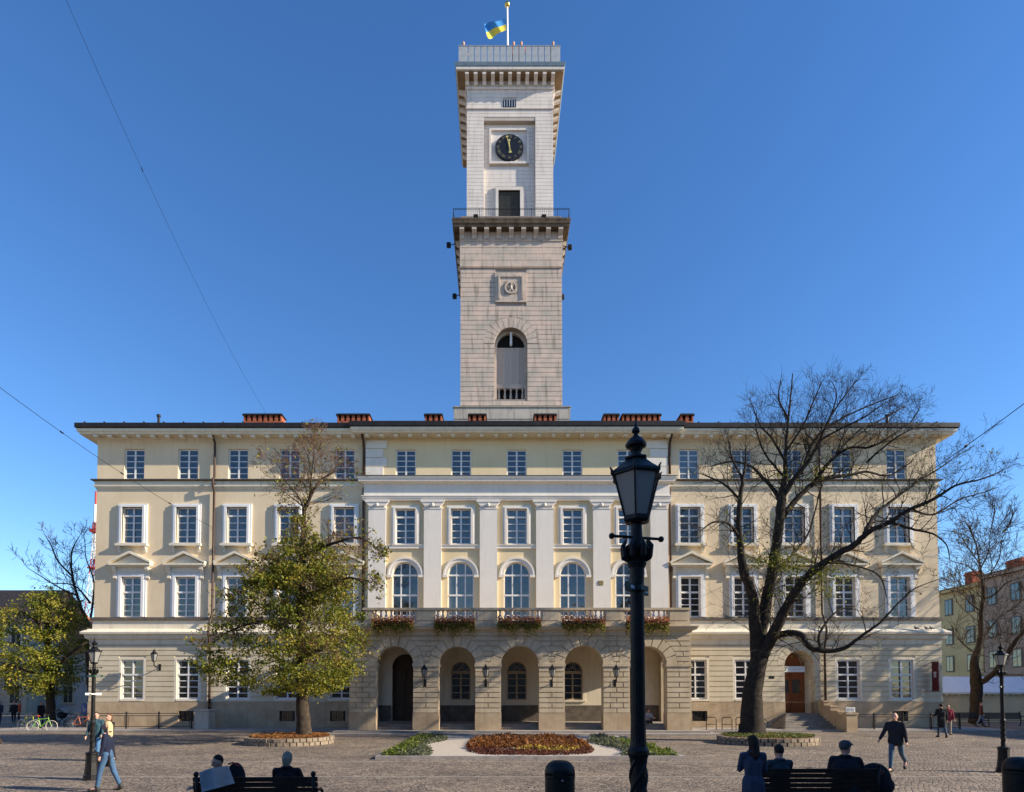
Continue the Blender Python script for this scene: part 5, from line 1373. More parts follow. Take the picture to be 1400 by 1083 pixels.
# ------------------------------------------------------------------ railings, pier, racks
def railing(x0, x1, y, label, h=1.05, posts=4):
    t2 = world_thing('railing', label, 'railing', ((x0+x1)/2, y, 0), 'iron railings along the wall')
    m_ = MB()
    for zz in (.22, h*.86, h): m_.tube([(x0,y,zz),(x1,y,zz)], .022, 6)
    m_.build('rails', M['rail'], t2)
    for k in range(posts):
        x = x0+(x1-x0)*k/(posts-1); m_ = MB(); m_.tube([(x,y,.0),(x,y,h+.04)], .05, 8); m_.ball((x,y,h+.06), .06, n=8, m=6); m_.build('post', M['rail'], t2)
        if k < posts-1:
            m_ = MB()
            for q in (.06, .94): xx = x+(x1-x0)/(posts-1)*q; m_.tube([(xx,y,.22),(xx,y,h*.86)], .015, 5)
            m_.build('bars', M['rail'], t2)
railing(P(128,980,38.4).x, P(262,980,38.4).x, 38.4, 'dark iron railing at the foot of the left end of the town hall')
railing(P(1156,980,37.6).x, P(1312,980,37.6).x, 37.6, 'dark iron railing from the entrance steps past the right corner of the town hall', 1.0, 5)
m_ = MB()
xa, xb = P(266,985,38).x, P(285,985,38).x
t2 = world_thing('stone_pier', 'short free-standing stone pier at the end of the left railing', 'pier', ((xa+xb)/2, 38.4, 0))
m_.box(xa, xb, 38, 38.9, 0, 1.2); m_.build('shaft', M['stone'], t2, bevel=.02)
m_ = MB(); m_.box(xa-.05, xb+.05, 37.95, 38.95, 1.2, 1.3); m_.build('cap', M['stone'], t2, bevel=.02)
for i, px in enumerate((972.5, 994, 1013)):
    x = P(px, 990, 37.3).x; t2 = world_thing('bicycle_rack', ['iron bicycle hoop nearest the arcade, leftmost of the row by the right wall', 'middle iron bicycle hoop of the row by the right wall', 'iron bicycle hoop of the row by the right wall, nearest the bare tree trunk'][i], 'bicycle rack', (x, 37.3, .1), 'bicycle hoops')
    m_ = MB(); m_.tube([(x-.3,37.3,.1),(x-.3,37.3,.75),(x-.22,37.3,.85),(x+.22,37.3,.85),(x+.3,37.3,.75),(x+.3,37.3,.1)], .025, 8); m_.build('hoop', M['rail'], t2, smooth=True)
    m_ = MB(); m_.tube([(x-.3,37.3,.42),(x+.3,37.3,.42)], .02, 8); m_.box(x-.36, x-.24, 37.24, 37.36, .1, .115); m_.box(x+.24, x+.36, 37.24, 37.36, .1, .115); m_.build('crossbar', M['rail'], t2)

# bicycles
M['tyre'] = mat('tyre rubber', (.015,.015,.015), None, .8)
M['wtyre'] = mat('pale tyre', (.45,.42,.36), None, .7)
def bicycle(label, loc, rz, c1, c2, ty='tyre', cover=None):
    t2 = thing('bicycle', label, 'bicycle'); fm_ = mat('bicycle paint', c1, None, .35); f2 = mat('bicycle seat', c2, None, .6)
    def torus(cx_, r, q): 
        m_ = MB(); n = 28; m_.tube([(cx_+r*math.cos(2*math.pi*k/n), 0, .34+r*math.sin(2*math.pi*k/n)) for k in range(n+1)], q, 6, False); return m_
    for cx_ in (-.52, .52):
        w_ = torus(cx_, .32, .022).build('wheel', M[ty], t2)
        m_ = MB()
        for k in range(14): a = 2*math.pi*k/14; m_.tube([(cx_,0,.34),(cx_+.31*math.cos(a),0,.34+.31*math.sin(a))], .004, 3)
        m_.tube([(cx_,-.05,.34),(cx_,.05,.34)], .025, 8); m_.build('spokes', M['zinc'], w_)
    m_ = MB()
    for a, b in (((-.52,0,.34),(-.08,0,.30)),((-.08,0,.30),(-.2,0,.82)),((-.2,0,.82),(-.52,0,.34)),((-.08,0,.30),(.36,0,.72)),((-.18,0,.74),(.34,0,.80)),((.36,0,.70),(.33,0,.86)),((.36,0,.70),(.52,0,.34))): m_.tube([a,b], .02, 6)
    m_.build('frame', fm_, t2)
    m_ = MB(); m_.tube([(.33,0,.86),(.30,0,1.0),(.36,0,1.02)], .015, 6); m_.tube([(.28,-.28,1.03),(.36,-.1,1.02),(.36,.1,1.02),(.28,.28,1.03)], .014, 6); m_.build('handlebar', M['rail'], t2)
    m_ = MB(); m_.tube([(-.2,0,.82),(-.22,0,.92)], .014, 6); m_.ball((-.24,0,.95), .14, .08, .035, 10, 6); m_.build('saddle', f2, t2)
    m_ = MB(); m_.lathe([(.09,-.01),(.09,.01)], (0,0,0), 14); m_.v = [(v[0]-.08, v[2], v[1]+.30) for v in m_.v]; m_.tube([(-.08,0,.3),(-.02,.09,.15)], .012, 5); m_.tube([(-.08,0,.3),(-.14,-.09,.45)], .012, 5); m_.box(-.06,.02,.08,.16,.14,.16); m_.build('crank', M['rail'], t2)
    return place(t2, loc, rz)
g_ = G(40, 1002); bicycle('green and orange rental bicycle with pale tyres parked by the left tree', (g_.x, g_.y+1, 0), R(8), (.20,.45,.05), (.45,.08,.03), 'wtyre')
g_ = G(18, 1000); bicycle('yellow-green bicycle with pale tyres at the far left edge', (g_.x, g_.y+1.2, 0), R(-12), (.38,.42,.05), (.05,.05,.05), 'wtyre')
g_ = G(88, 999); bicycle('orange-red bicycle parked right of the left tree trunk', (g_.x, g_.y+1.6, 0), R(14), (.42,.10,.03), (.05,.05,.05))
g_ = G(62, 1000); bicycle('dark bicycle parked behind the green rental bicycle at the left', (g_.x, g_.y+2.5, 0), R(-15), (.05,.06,.09), (.02,.02,.02))
g_ = G(1040, 999, .1); bicycle('bicycle leaning half hidden behind the trunk of the big bare tree', (g_.x, 36.9, .1), R(20), (.30,.06,.03), (.02,.02,.02))

# ------------------------------------------------------------------ benches, bins
def bench(name_label, loc, rz, L=2.2, s=1.0):
    t2 = thing('park_bench', name_label, 'bench', group='dark slatted benches on the square')
    m_ = MB()
    for k in range(5): m_.box(-L/2, L/2, .06+k*.095, .14+k*.095, .43, .46)
    m_.build('seat', M['wood_slat'], t2, bevel=.006)
    m_ = MB()
    for k in range(5):
        z0_ = .52+k*.088; y_ = .035-k*.018; m_.add([(x,y,zz) for x in (-L/2,L/2) for y,zz in ((y_,z0_),(y_+.03,z0_),(y_+.015,z0_+.078),(y_-.015,z0_+.078))], [(0,1,2,3),(7,6,5,4),(0,4,5,1),(1,5,6,2),(2,6,7,3),(3,7,4,0)])
    m_.build('backrest', M['wood_slat'], t2)
    for x in (-L/2+.06, L/2-.06):
        m_ = MB()
        m_.tube([(x,-.08,0),(x,.02,.15),(x,.06,.42),(x,.02,.6),(x,-.06,.98)], [.035,.03,.03,.028,.03], 8); m_.ball((x,-.06,1.0), .045, n=8, m=6)
        m_.tube([(x,.6,0),(x,.52,.12),(x,.56,.3),(x,.50,.42),(x,.04,.42)], [.035,.03,.028,.03,.028], 8)
        m_.tube([(x,.03,.66),(x,.2,.70),(x,.42,.69),(x,.54,.63),(x,.56,.55),(x,.50,.52),(x,.48,.57),(x,.50,.60)], .026, 8)
        m_.tube([(x,.50,.44),(x,.52,.54)], .022, 6)
        m_.build('side_frame', M['iron'], t2, smooth=True)
    return place(t2, loc, rz, s=s)
YBn = 10.9
def fx(px, Y=YBn): return (px-CX)/F*Y
YBl = 10.0
bench('dark slatted bench seen from behind at the lower left with two seated people', (fx(352,YBl), YBl, 0), R(2), 1.98)
bench('dark slatted bench seen from behind at the lower right with two seated men', (fx(1122), YBn+.2, 0), R(0), 2.3)
for i, (px, yy, a) in enumerate(((1310, 43.5, 4), (1368, 43.0, -3))):
    bench(['far bench left of the bare tree behind the two standing men', 'far bench right of the bare tree at the right edge'][i], (fx(px, yy), yy, 0), R(180+a), 2.6)
def bin_(label, loc):
    t2 = thing('litter_bin', label, 'litter bin', group='black domed litter bins')
    m_ = MB(); m_.lathe([(.26,0),(.27,.03),(.265,.06),(.28,.08),(.28,.72),(.29,.74),(.285,.77)], n=28); m_.build('body', M['iron'], t2, smooth=False)
    m_ = MB(); m_.lathe([(.287,.77),(.285,.84),(.265,.92),(.215,.99),(.15,1.03),(.06,1.045)], n=28); m_.build('dome', M['iron'], t2, smooth=True)
    m_ = MB()
    for s in (-1, 1):
        m_.add([(.29*math.sin(a), s*-.29*math.cos(a), zz) for a in (-.5,-.25,0,.25,.5) for zz in (.74,.88)], [(2*k,2*k+2,2*k+3,2*k+1) for k in range(4)])
    m_.build('opening', M['black'], t2)
    m_ = MB(); m_.ball((0.02,-.285,.70), .018, n=8, m=6); m_.build('lock', M['zinc'], t2)
    return place(t2, loc)
bin_('black domed litter bin at the bottom centre of the square', (fx(765,11.6), 11.6, 0))
bin_('black domed litter bin at the bottom right corner', (fx(1391,12.2), 12.2, 0))

# ------------------------------------------------------------------ people
def cloth(name, c, rough=.85): return mat(name, c, tuple(min(1,v*1.35) for v in c), rough, 9, .25, 60, .2)
SK = mat('skin', (.50,.28,.20), (.56,.33,.24), .6, 6, spec=.3)
SKD = SK
def remesh(mb, vox, smooth_it=3):
    me = bpy.data.meshes.new('t'); me.from_pydata(mb.v, [], mb.f); me.validate()
    bm = bmesh.new(); bm.from_mesh(me); bmesh.ops.recalc_face_normals(bm, faces=bm.faces); bm.to_mesh(me); bm.free()
    o = bpy.data.objects.new('t', me); COL.objects.link(o)
    m = o.modifiers.new('r', 'REMESH'); m.mode = 'VOXEL'; m.voxel_size = vox
    s = o.modifiers.new('s', 'SMOOTH'); s.iterations = smooth_it; s.factor = .5
    bpy.context.view_layer.update()
    res = bpy.data.meshes.new_from_object(o.evaluated_get(bpy.context.evaluated_depsgraph_get()))
    bpy.data.objects.remove(o); return res
def capsule(mb, a, b, ra, rb, n=10):
    a, b = Vector(a), Vector(b); d = (b-a)
    if d.length < 1e-5: d = Vector((0,0,.001)); b = a+d
    u = d.normalized()
    mb.tube([a-u*ra*.95, a-u*ra*.6, a, b, b+u*rb*.6, b+u*rb*.95], [ra*.3, ra*.8, ra, rb, rb*.8, rb*.3], n)
def rotv(v, ax, deg): return Matrix.Rotation(R(deg), 3, ax) @ v
def person(label, loc, rz, H=1.75, pose='stand', top=(.03,.04,.07), legs=(.06,.10,.18), shoes=(.02,.02,.02), hair=(.05,.03,.02), hlen='short', far=False, coat=False,
           larm=(5,10,8), rarm=(5,10,8), lleg=(0,0), rleg=(0,0), lean=0, head=0, nod=0, skirt=False, female=False, group=None, fat=1.0, held=None, bald=False, cap=None):
    """faces -Y in its own frame. arm = (swing forward, elbow flex, outward); leg = (swing forward, knee bend)"""
    k = H/1.75; t2 = thing('person', label, 'person', group=group)
    sw = .165 if female else .19
    pel = Vector((0,0,.94)); 
    if pose == 'sit': pel = Vector((0,.05,.56)); lleg = lleg if lleg != (0,0) else (84,88); rleg = rleg if rleg != (0,0) else (82,84)
    def up(v): return rotv(v, 'X', lean) 
    ch = pel+up(Vector((0,0,.36))); nk = pel+up(Vector((0,0,.53))); hd = nk+up(Vector((0,-.02,.14)))+Vector((0,-.01*0,.0)); hd = hd+Vector((0,-.04*math.sin(R(nod)),0))
    HR = Matrix.Rotation(R(head), 3, 'Z') @ Matrix.Rotation(R(nod), 3, 'X')
    J = {}
    for s, nm, arm, leg in ((1,'L',larm,lleg),(-1,'R',rarm,rleg)):
        sh = pel+up(Vector((s*sw,0,.47))); f1 = arm[0]; f2 = arm[0]+arm[1]
        d1 = Vector((s*math.sin(R(arm[2])), -math.sin(R(f1))*math.cos(R(arm[2])), -math.cos(R(f1))*math.cos(R(arm[2])))).normalized()
        inn = arm[3] if len(arm) > 3 else 0
        d2 = Vector((s*math.sin(R(arm[2]-inn)), -math.sin(R(f2))*math.cos(R(arm[2]-inn)), -math.cos(R(f2))*math.cos(R(arm[2]-inn)))).normalized()
        el = sh+d1*.29; wr = el+d2*.255
        hp = pel+Vector((s*.09,0,-.02)); g1 = leg[0]; g2 = leg[0]-leg[1]
        kn = hp+Vector((s*.015, -math.sin(R(g1)), -math.cos(R(g1))))*.43; an = kn+Vector((0, -math.sin(R(g2)), -math.cos(R(g2))))*.42
        ft = max(-70, min(20, g2)) if pose != 'sit' else 0
        fd = Vector((s*.12, -math.cos(R(ft)), math.sin(R(-0+min(0, ft))*1)+0)).normalized()
        if g2 < -25 and pose != 'sit': fd = Vector((0, -math.cos(R(g2)), math.sin(R(g2)))).normalized()
        J[nm] = (sh, el, wr, hp, kn, an, d2, fd, s)
    vx = .03 if far else .0135
    def mk(mb, name, m_, it=3, v=None, parent=None):
        me = remesh(mb, v or vx, it); me.name = name; me.materials.clear(); me.materials.append(m_); me.shade_smooth()
        o = bpy.data.objects.new(name, me); COL.objects.link(o); o.parent = parent or t2; return o
    # body: head, neck, trunk, arms with hands, legs, feet as one surface
    b = MB(); X_ = lambda v: hd+HR @ Vector(v)
    b.ball((0,0,0), .078, .098, .115, 16, 12); n0 = len(b.v)
    b.v = [tuple(X_(v)) for v in b.v]
    capsule(b, X_((0,-.045,-.06)), X_((0,-.05,-.075)), .055, .045)
    capsule(b, nk-Vector((0,0,.06)), X_((0,.02,-.05)), .06, .055)
    if not far:
        capsule(b, X_((0,-.095,.01)), X_((0,-.115,-.022)), .012, .016, 8)
        capsule(b, X_((-.02,-.094,-.052)), X_((.02,-.094,-.052)), .011, .011, 6)
        for s in (-1, 1): capsule(b, X_((s*.08,.005,.015)), X_((s*.084,.012,-.02)), .013, .010, 6); capsule(b, X_((s*.015,-.088,.03)), X_((s*.045,-.08,.032)), .012, .010, 6)
    capsule(b, pel, ch, .09, .09); capsule(b, ch, nk-Vector((0,0,.05)), .09, .055)
    for nm in 'LR':
        sh, el, wr, hp, kn, an, d2, fd, s = J[nm]
        capsule(b, sh, el, .048, .04); capsule(b, el, wr, .04, .028); capsule(b, sh, ch+Vector((0,0,.06)), .04, .055)
        capsule(b, hp, kn, .08, .055); capsule(b, kn, an, .055, .04); capsule(b, an, an+fd*.16+Vector((0,0,-.05)), .045, .035)
        # hand: palm, four curled fingers and a thumb from the side of the palm
        side = d2.cross(Vector((0,1,0))); side = side.normalized() if side.length > .1 else Vector((1,0,0))
        pn = side.cross(d2).normalized(); side = side*1.0
        # palm faces the body: width along body front-back
        wdir = Vector((0,-1,0))-d2*(-d2.y); wdir = wdir.normalized() if wdir.length > .2 else Vector((0,0,1)); pin = d2.cross(wdir).normalized()*s*-1
        if pin.dot(Vector((-s,0,0))) < 0: pin = -pin
        capsule(b, wr+d2*.02, wr+d2*.075, .028, .032, 8)
        for q, (off, ln) in enumerate(((.028,.070),(.010,.080),(-.009,.074),(-.027,.058))):
            f0 = wr+d2*.075+wdir*off; f1_ = f0+(d2*.9+pin*.25)*ln*.5; f2_ = f1_+(d2*.55+pin*.8)*ln*.5
            b.tube([f0-d2*.02, f0, f1_, f2_], [.010,.0105,.0095,.007], 6)
        th0 = wr+d2*.03+wdir*.025; b.tube([th0, th0+(wdir*.7+d2*.6)*.035, th0+(wdir*.5+d2*1.0+pin*.3)*.06], [.013,.011,.008], 6)
    mk(b, 'body', SK, 1, .02 if far else .0085)
    if not far:
        e_ = MB()
        for s in (-1, 1): e_.ball(X_((s*.031,-.088,.014)), .011, .008, .008, 8, 6)
        e_.build('eyes', M['black'], t2)
    # trousers
    b = MB(); capsule(b, pel+Vector((0,0,.04)), pel+Vector((0,.01,-.03)), .11*fat, .12*fat)
    for nm in 'LR':
        sh, el, wr, hp, kn, an, d2, fd, s = J[nm]
        capsule(b, hp, kn, .09, .066); capsule(b, kn, an, .066, .05)
    if coat:
        pass
    mk(b, 'trousers', cloth('trouser cloth', legs), 2)
    for nm in 'LR':
        b = MB(); sh, el, wr, hp, kn, an, d2, fd, s = J[nm]
        capsule(b, an+Vector((0,.02,-.045)), an+fd*.17+Vector((0,0,-.055)), .052, .043); capsule(b, an+Vector((0,0,.03)), an+Vector((0,.02,-.04)), .055, .055)
        mk(b, 'shoe', cloth('shoe leather', shoes, .5), 1)
    # jacket
    b = MB(); lo = -.02 if not coat else -.30
    cb = pel+up(Vector((0,0,0)))
    wx_ = .05 if female else .068; wr_ = (.092 if female else .108)*fat
    for xx in (-1, 0, 1):
        capsule(b, cb+Vector((xx*wx_,0,.12)), ch+Vector((xx*wx_*1.15,0,-.02)), wr_, wr_*1.08)
        capsule(b, cb+Vector((xx*wx_*1.15,0,-.06)), cb+Vector((xx*wx_,0,.12)), wr_*1.12, wr_)
    capsule(b, ch, nk-Vector((0,0,.03)), wr_*1.05, .075)
    if coat and pose != 'sit': capsule(b, cb+Vector((-.05,0,-.30)), cb+Vector((-.05,0,0)), .15, .14); capsule(b, cb+Vector((.05,0,-.30)), cb+Vector((.05,0,0)), .15, .14)
    for nm in 'LR':
        sh, el, wr, hp, kn, an, d2, fd, s = J[nm]
        q_ = .85 if female else 1.0
        capsule(b, sh-Vector((s*.035,0,.015)), nk-Vector((0,0,.05)), .068*q_, .062*q_); capsule(b, sh-Vector((0,0,.01)), el, .066*q_, .055*q_); capsule(b, el, wr-d2*.02, .055*q_, .042*q_)
    b.tube([nk+Vector((.07*math.cos(a), .02+.07*math.sin(a), -.0)) for a in [q*math.pi/6 for q in range(13)]], .025, 6)
    mk(b, 'jacket', cloth('jacket cloth', top), 2)
    # hair
    if not bald:
        b = MB(); b.ball((0,.018,.028), .088, .098, .105, 16, 12); 
        if hlen == 'long':
            capsule(b, (0,.06,.0), (0,.085,-.24), .075, .05); capsule(b, (-.055,.05,.02), (-.065,.055,-.20), .035, .03); capsule(b, (.055,.05,.02), (.065,.055,-.20), .035, .03)
        elif hlen == 'mid': capsule(b, (0,.05,.0), (0,.06,-.09), .08, .06)
        cut = []
        b.v = [tuple(X_((v[0], max(v[1], -.065 if v[2] > .055 else -.02 if hlen != 'short' else -.005), max(v[2], -.045) if hlen == 'short' else v[2]))) for v in b.v]
        mk(b, 'hair', cloth('hair', hair, .7), 2)
    if cap:
        b = MB(); b.ball((0,.0,.055), .098, .112, .075, 16, 10); b.ball((0,-.10,.05), .075, .07, .02, 12, 6); b.v = [tuple(X_(v)) for v in b.v]
        mk(b, 'cap', cloth('cap cloth', cap), 2)
    return place(t2, loc, rz, s=k), J
def gp(px, py, Y=None):
    if Y: return Vector((fx(px, Y), Y, 0))
    return G(px, py)
# facing: rz 0 = towards camera; -90 = facing left (-X); 90 = facing right; 180 = away
YB_ = 14.56
person('blonde woman in navy jacket and blue jeans walking left beside the lamp post', (fx(149,YB_), YB_, 0), R(-82), 1.66, 'walk', (.012,.016,.035), (.05,.10,.18), (.03,.03,.03), (.48,.34,.19), 'long',
       larm=(2,12,6), rarm=(-4,14,6), lleg=(16,8), rleg=(-14,10), female=True, head=4)
hb_ = P(137, 1040, YB_-.15); t2 = world_thing('handbag', 'black handbag carried by the blonde woman at her side', 'handbag', (hb_.x, YB_-.2, hb_.z-.15), None)
m_ = MB(); m_.box(hb_.x-.15, hb_.x+.13, YB_-.02, YB_+.09, hb_.z-.16, hb_.z+.12); m_.build('bag', M['iron'], t2, bevel=.03)
m_ = MB(); m_.tube([(hb_.x-.1,YB_+.03,hb_.z+.1),(hb_.x-.02,YB_+.03,hb_.z+.38),(hb_.x+.1,YB_+.03,hb_.z+.1)], .012, 6); m_.build('strap', M['iron'], t2)
YC2 = 21
person('man in dark jacket over teal shirt standing behind the left lamp post', (fx(133,YC2), YC2, 0), R(10), 1.68, 'walk', (.03,.07,.09), (.06,.14,.26), hair=(.02,.015,.01), larm=(10,30,10), rarm=(-5,20,12), lleg=(10,4), rleg=(-10,8), head=20)
person('woman in black jacket with brown hair behind the blonde woman', (fx(151,YC2+.1), YC2+.1, 0), R(-12), 1.62, 'walk', (.015,.02,.015), (.02,.02,.03), hair=(.10,.05,.025), hlen='long', larm=(15,40,10), rarm=(0,20,12), lleg=(-8,6), rleg=(12,6), female=True)
YW_ = 18.06
person('bald man in dark jacket and jeans walking left across the cobbles', (fx(1223,YW_), YW_, 0), R(-48), 1.76, 'walk', (.018,.02,.025), (.05,.09,.14), (.02,.02,.02), bald=True, larm=(-6,18,10), rarm=(20,14,16), lleg=(-22,34), rleg=(16,4), lean=4, fat=1.12, head=6)
person('man in black coat walking away by the right railing', (fx(1286,32.2), 32.2, 0), R(168), 1.78, 'walk', (.015,.015,.018), (.05,.07,.10), hair=(.02,.015,.01), larm=(20,60,8), rarm=(-4,16,8), lleg=(12,4), rleg=(-12,12), coat=True)
person('person in a red top partly hidden behind the man in the black coat', (fx(1295,34.2), 34.2, 0), R(-20), 1.70, 'stand', (.22,.03,.04), (.30,.26,.20), hair=(.03,.02,.015), far=True)
person('person in dark red jacket and jeans walking by the far bare tree', (fx(1328,43), 42.2, 0), R(60), 1.72, 'walk', (.05,.02,.02), (.12,.16,.24), hair=(.10,.05,.03), lleg=(16,4), rleg=(-16,10), far=True)
YS = 9.9
person('young woman in blue-grey coat with long dark hair standing behind the right bench', (fx(1028,YS), YS, 0), R(168), 1.64, 'stand', (.035,.045,.075), (.02,.03,.06), hair=(.02,.012,.008), hlen='long', larm=(18,80,8,34), rarm=(14,84,8,34), coat=True, female=True, head=12, nod=8)
ys = YBn+.45
person('man in grey-blue sweater seated on the right bench, seen from behind', (fx(1062,ys), ys, 0), R(184), 1.76, 'sit', (.025,.042,.055), (.04,.05,.06), hair=(.02,.012,.01), larm=(30,50,8), rarm=(30,50,8), nod=6)
person('heavy man in black jacket and grey cap seated on the right bench', (fx(1154,ys), ys, 0), R(150), 1.86, 'sit', (.012,.014,.02), (.05,.06,.09), hair=(.05,.05,.05), cap=(.05,.05,.06), larm=(26,60,12), rarm=(30,50,16), head=-34, fat=1.3)
ysl = YBl+.45
person('man reading a newspaper on the left bench, dark short hair', (fx(297,ysl), ysl+.02, 0), R(-35), 1.62, 'sit', (.02,.02,.03), (.04,.06,.12), hair=(.015,.012,.01), larm=(30,62,8,22), rarm=(30,62,8,22), nod=14)
person('grey-haired person in black coat seated on the left bench, seen from behind', (fx(395,ysl), ysl, 0), R(178), 1.70, 'sit', (.010,.010,.014), (.03,.03,.03), hair=(.20,.17,.13), hlen='mid', larm=(30,60,12), rarm=(26,60,12), nod=8, fat=1.1)
# newspaper
t2 = world_thing('newspaper', 'open grey newspaper held up by the man on the left bench', 'newspaper', (fx(300,YBl), YBl-.16, .95))
Yn = YBl-.16
M['paper'] = mat('newsprint', (.36,.38,.40), (.44,.46,.48), .9, 30)
def pap(name, poly):
    m_ = MB(); n = len(poly); vs = []
    for (px, py, dy) in poly: p = P(px, py, Yn+dy); vs.append(p)
    m_.add(vs+[v+Vector((0,.004,0)) for v in vs], [tuple(range(n)), tuple(range(2*n-1,n-1,-1))]+[(i,(i+1)%n,(i+1)%n+n,i+n) for i in range(n)])
    o = m_.build(name, M['paper'], t2)
    q = MB()
    return o
pap('left_page', [(272,1056,-.06),(289,1050,0),(291,1079,0),(276,1083,-.06)])
pap('right_page', [(289.2,1050,0),(312,1047,-.10),(321,1071,-.10),(291.2,1079,.0)])
for (u0, v0, u1, v1, u2, v2) in ((274,1058,288,1053,275,1080),(292,1053,310,1050.5,294,1076)):
    q = MB()
    for k in range(9):
        t = (k+.5)/9.5; a = P(u0+(u2-u0)*t+1, v0+(v2-v0)*t, Yn-.075 if u0 < 280 else Yn-.012); b = P(u1+(u2-u0)*t-1, v1+(v2-v0)*t, Yn-.012 if u0 < 280 else Yn-.095)
        if k in (2, 6): b = a.lerp(b, .5)
        h_ = Vector((0,0,.008 if k else .02)); q.add([a, b, b+h_, a+h_, a+Vector((0,.003,0)), b+Vector((0,.003,0)), b+h_+Vector((0,.003,0)), a+h_+Vector((0,.003,0))], [(0,1,2,3),(7,6,5,4),(0,4,5,1),(3,2,6,7)])
    q.build('printed_text', M['zinc'], t2)
t2 = world_thing('backpack', 'dark backpack with red trim beside the newspaper reader on the left bench', 'backpack', (fx(322,ysl), ysl+.2, .46))
def rb_(mb, name, m_, par, vox=.014):
    me = remesh(mb, vox, 3); me.transform(Matrix.Translation(-org(par))); me.materials.clear(); me.materials.append(m_); me.shade_smooth(); me.name = name
    o = bpy.data.objects.new(name, me); COL.objects.link(o); o.parent = par; return o
cxp = fx(320, ysl); b = MB(); b.ball((cxp, ysl+.12, .82), .17, .13, .30, 16, 12); rb_(b, 'bag', cloth('black nylon', (.012,.012,.016)), t2)
m_ = MB(); m_.tube([(cxp-.08,ysl+.0,1.10),(cxp,ysl+.0,1.13),(cxp+.1,ysl+.0,1.07)], .014, 6); m_.build('trim', mat('red trim', (.30,.02,.02), None, .7), t2)
t2 = world_thing('backpack', 'black and dark red bag lying at the right end of the right bench', 'backpack', (fx(1195,ys), ys, .46))
cxp = fx(1195, ys); b = MB(); b.ball((cxp, ys+.05, .74), .30, .16, .28, 16, 12); b.ball((cxp+.1, ys+.05, .6), .26, .16, .2, 16, 12); rb_(b, 'bag', cloth('black nylon', (.012,.012,.016)), t2)
m_ = MB(); m_.ball((cxp-.05, ys-.06, .86), .16, .08, .07, 12, 8); m_.build('flap', mat('dark red flap', (.12,.01,.012), None, .7), t2, smooth=True)
# seated in the arcade, at the left edge, on the tower
q = P(887, 985, 36.6)
person('person in pale shirt sitting on the arcade step under the rightmost arch', (q.x, 36.9, .10), R(10), 1.7, 'sit', (.36,.37,.40), (.03,.03,.04), hair=(.03,.02,.015), far=True, larm=(30,60,8), rarm=(30,60,8), lean=18, nod=15)
YE = 13.9
_, JE = person('person in brown jacket at the left edge of the photo holding up a bright glove', (fx(-20,YE), YE, 0), 0, 1.72, 'stand', (.05,.03,.02), (.05,.04,.03), hair=(.03,.02,.015), larm=(20,110,50,42), rarm=(10,10,6), head=10)
hv = Vector((fx(-20,YE), YE, 0))+(JE['L'][2]+JE['L'][6]*.13)*(1.72/1.75)
t2 = world_thing('cycling_glove', 'neon yellow-green and white glove held up at the left edge', 'glove', hv)
b = MB(); b.ball(hv+Vector((.03,-.04,.03)), .08, .05, .075, 12, 8); b.ball(hv+Vector((.09,-.04,.01)), .05, .04, .05, 10, 8); b.ball(hv+Vector((-.03,-.03,.0)), .04, .03, .05, 10, 8); rb_(b, 'glove', cloth('neon fabric', (.42,.55,.04)), t2, .01)
m_ = MB(); m_.ball(hv+Vector((.05,-.05,.10)), .035, n=10, m=8); m_.build('cuff', M['frame'], t2, smooth=True)
for i, (px, yy, tp, lg_, lab, rz_) in enumerate(((20,47,(.02,.02,.025),(.02,.02,.03),'person in black standing at the far left under the tree',20),(27,49,(.30,.05,.03),(.03,.03,.04),'small figure with an orange-red top at the far left under the tree',-30),
      (57,44,(.03,.03,.04),(.03,.03,.04),'person in dark clothes standing left of the far left tree trunk',70),(66,43.6,(.10,.08,.06),(.12,.17,.24),'person in pale jeans standing in front of the far left tree trunk',-60),(1,46,(.02,.03,.05),(.03,.03,.04),'person in dark blue at the very left edge of the side street',0))):
    person(lab, (fx(px,yy), yy, 0), R(rz_), 1.72, 'stand', tp, lg_, far=True, lleg=(6,2), rleg=(-6,3))
for i, (px, c) in enumerate(((632,(.03,.03,.03)),(703,(.40,.12,.08)),(714,(.40,.10,.08)),(759,(.05,.05,.06)))):
    yy = YU-.1; hz_ = P(px, 57.0, yy).z
    person(['visitor in dark clothes at the left corner of the tower parapet','visitor in a red top on the tower parapet just right of the flagpole','visitor in a red top on the tower parapet, second right of the flagpole','visitor in dark clothes at the right corner of the tower parapet'][i],
           (fx(px,yy), yy, zg+.3), R(0), (hz_-zg-.3), 'stand', c, (.03,.03,.04), hair=(.04,.03,.02), far=True)
# stroller
t2 = world_thing('stroller', 'dark pushchair standing beside the far left tree', 'pushchair', (fx(86,44), 44, 0)); cxp = fx(86,44)
b = MB(); b.ball((cxp, 44, .75), .34, .28, .26, 14, 10); rb_(b, 'seat', cloth('pushchair fabric', (.02,.025,.035)), t2, .03)
m_ = MB(); m_.ring(cxp-.05, .85, .34, .37, 43.75, 44.25, .2, 2.6, 12); m_.build('hood', M['zinc'], t2)
m_ = MB(); m_.tube([(cxp-.3,44,.2),(cxp+.35,44,.75),(cxp+.6,44,1.05)], .02, 6); m_.tube([(cxp+.35,44,.2),(cxp-.2,44,.6)], .02, 6); m_.build('frame', M['rail'], t2)
for xx in (-.3, .35):
    m_ = MB(); n = 18; m_.tube([(cxp+xx+.16*math.cos(2*math.pi*k/n), 44, .18+.16*math.sin(2*math.pi*k/n)) for k in range(n+1)], .03, 5, False); m_.build('wheel', M['tyre'], t2)
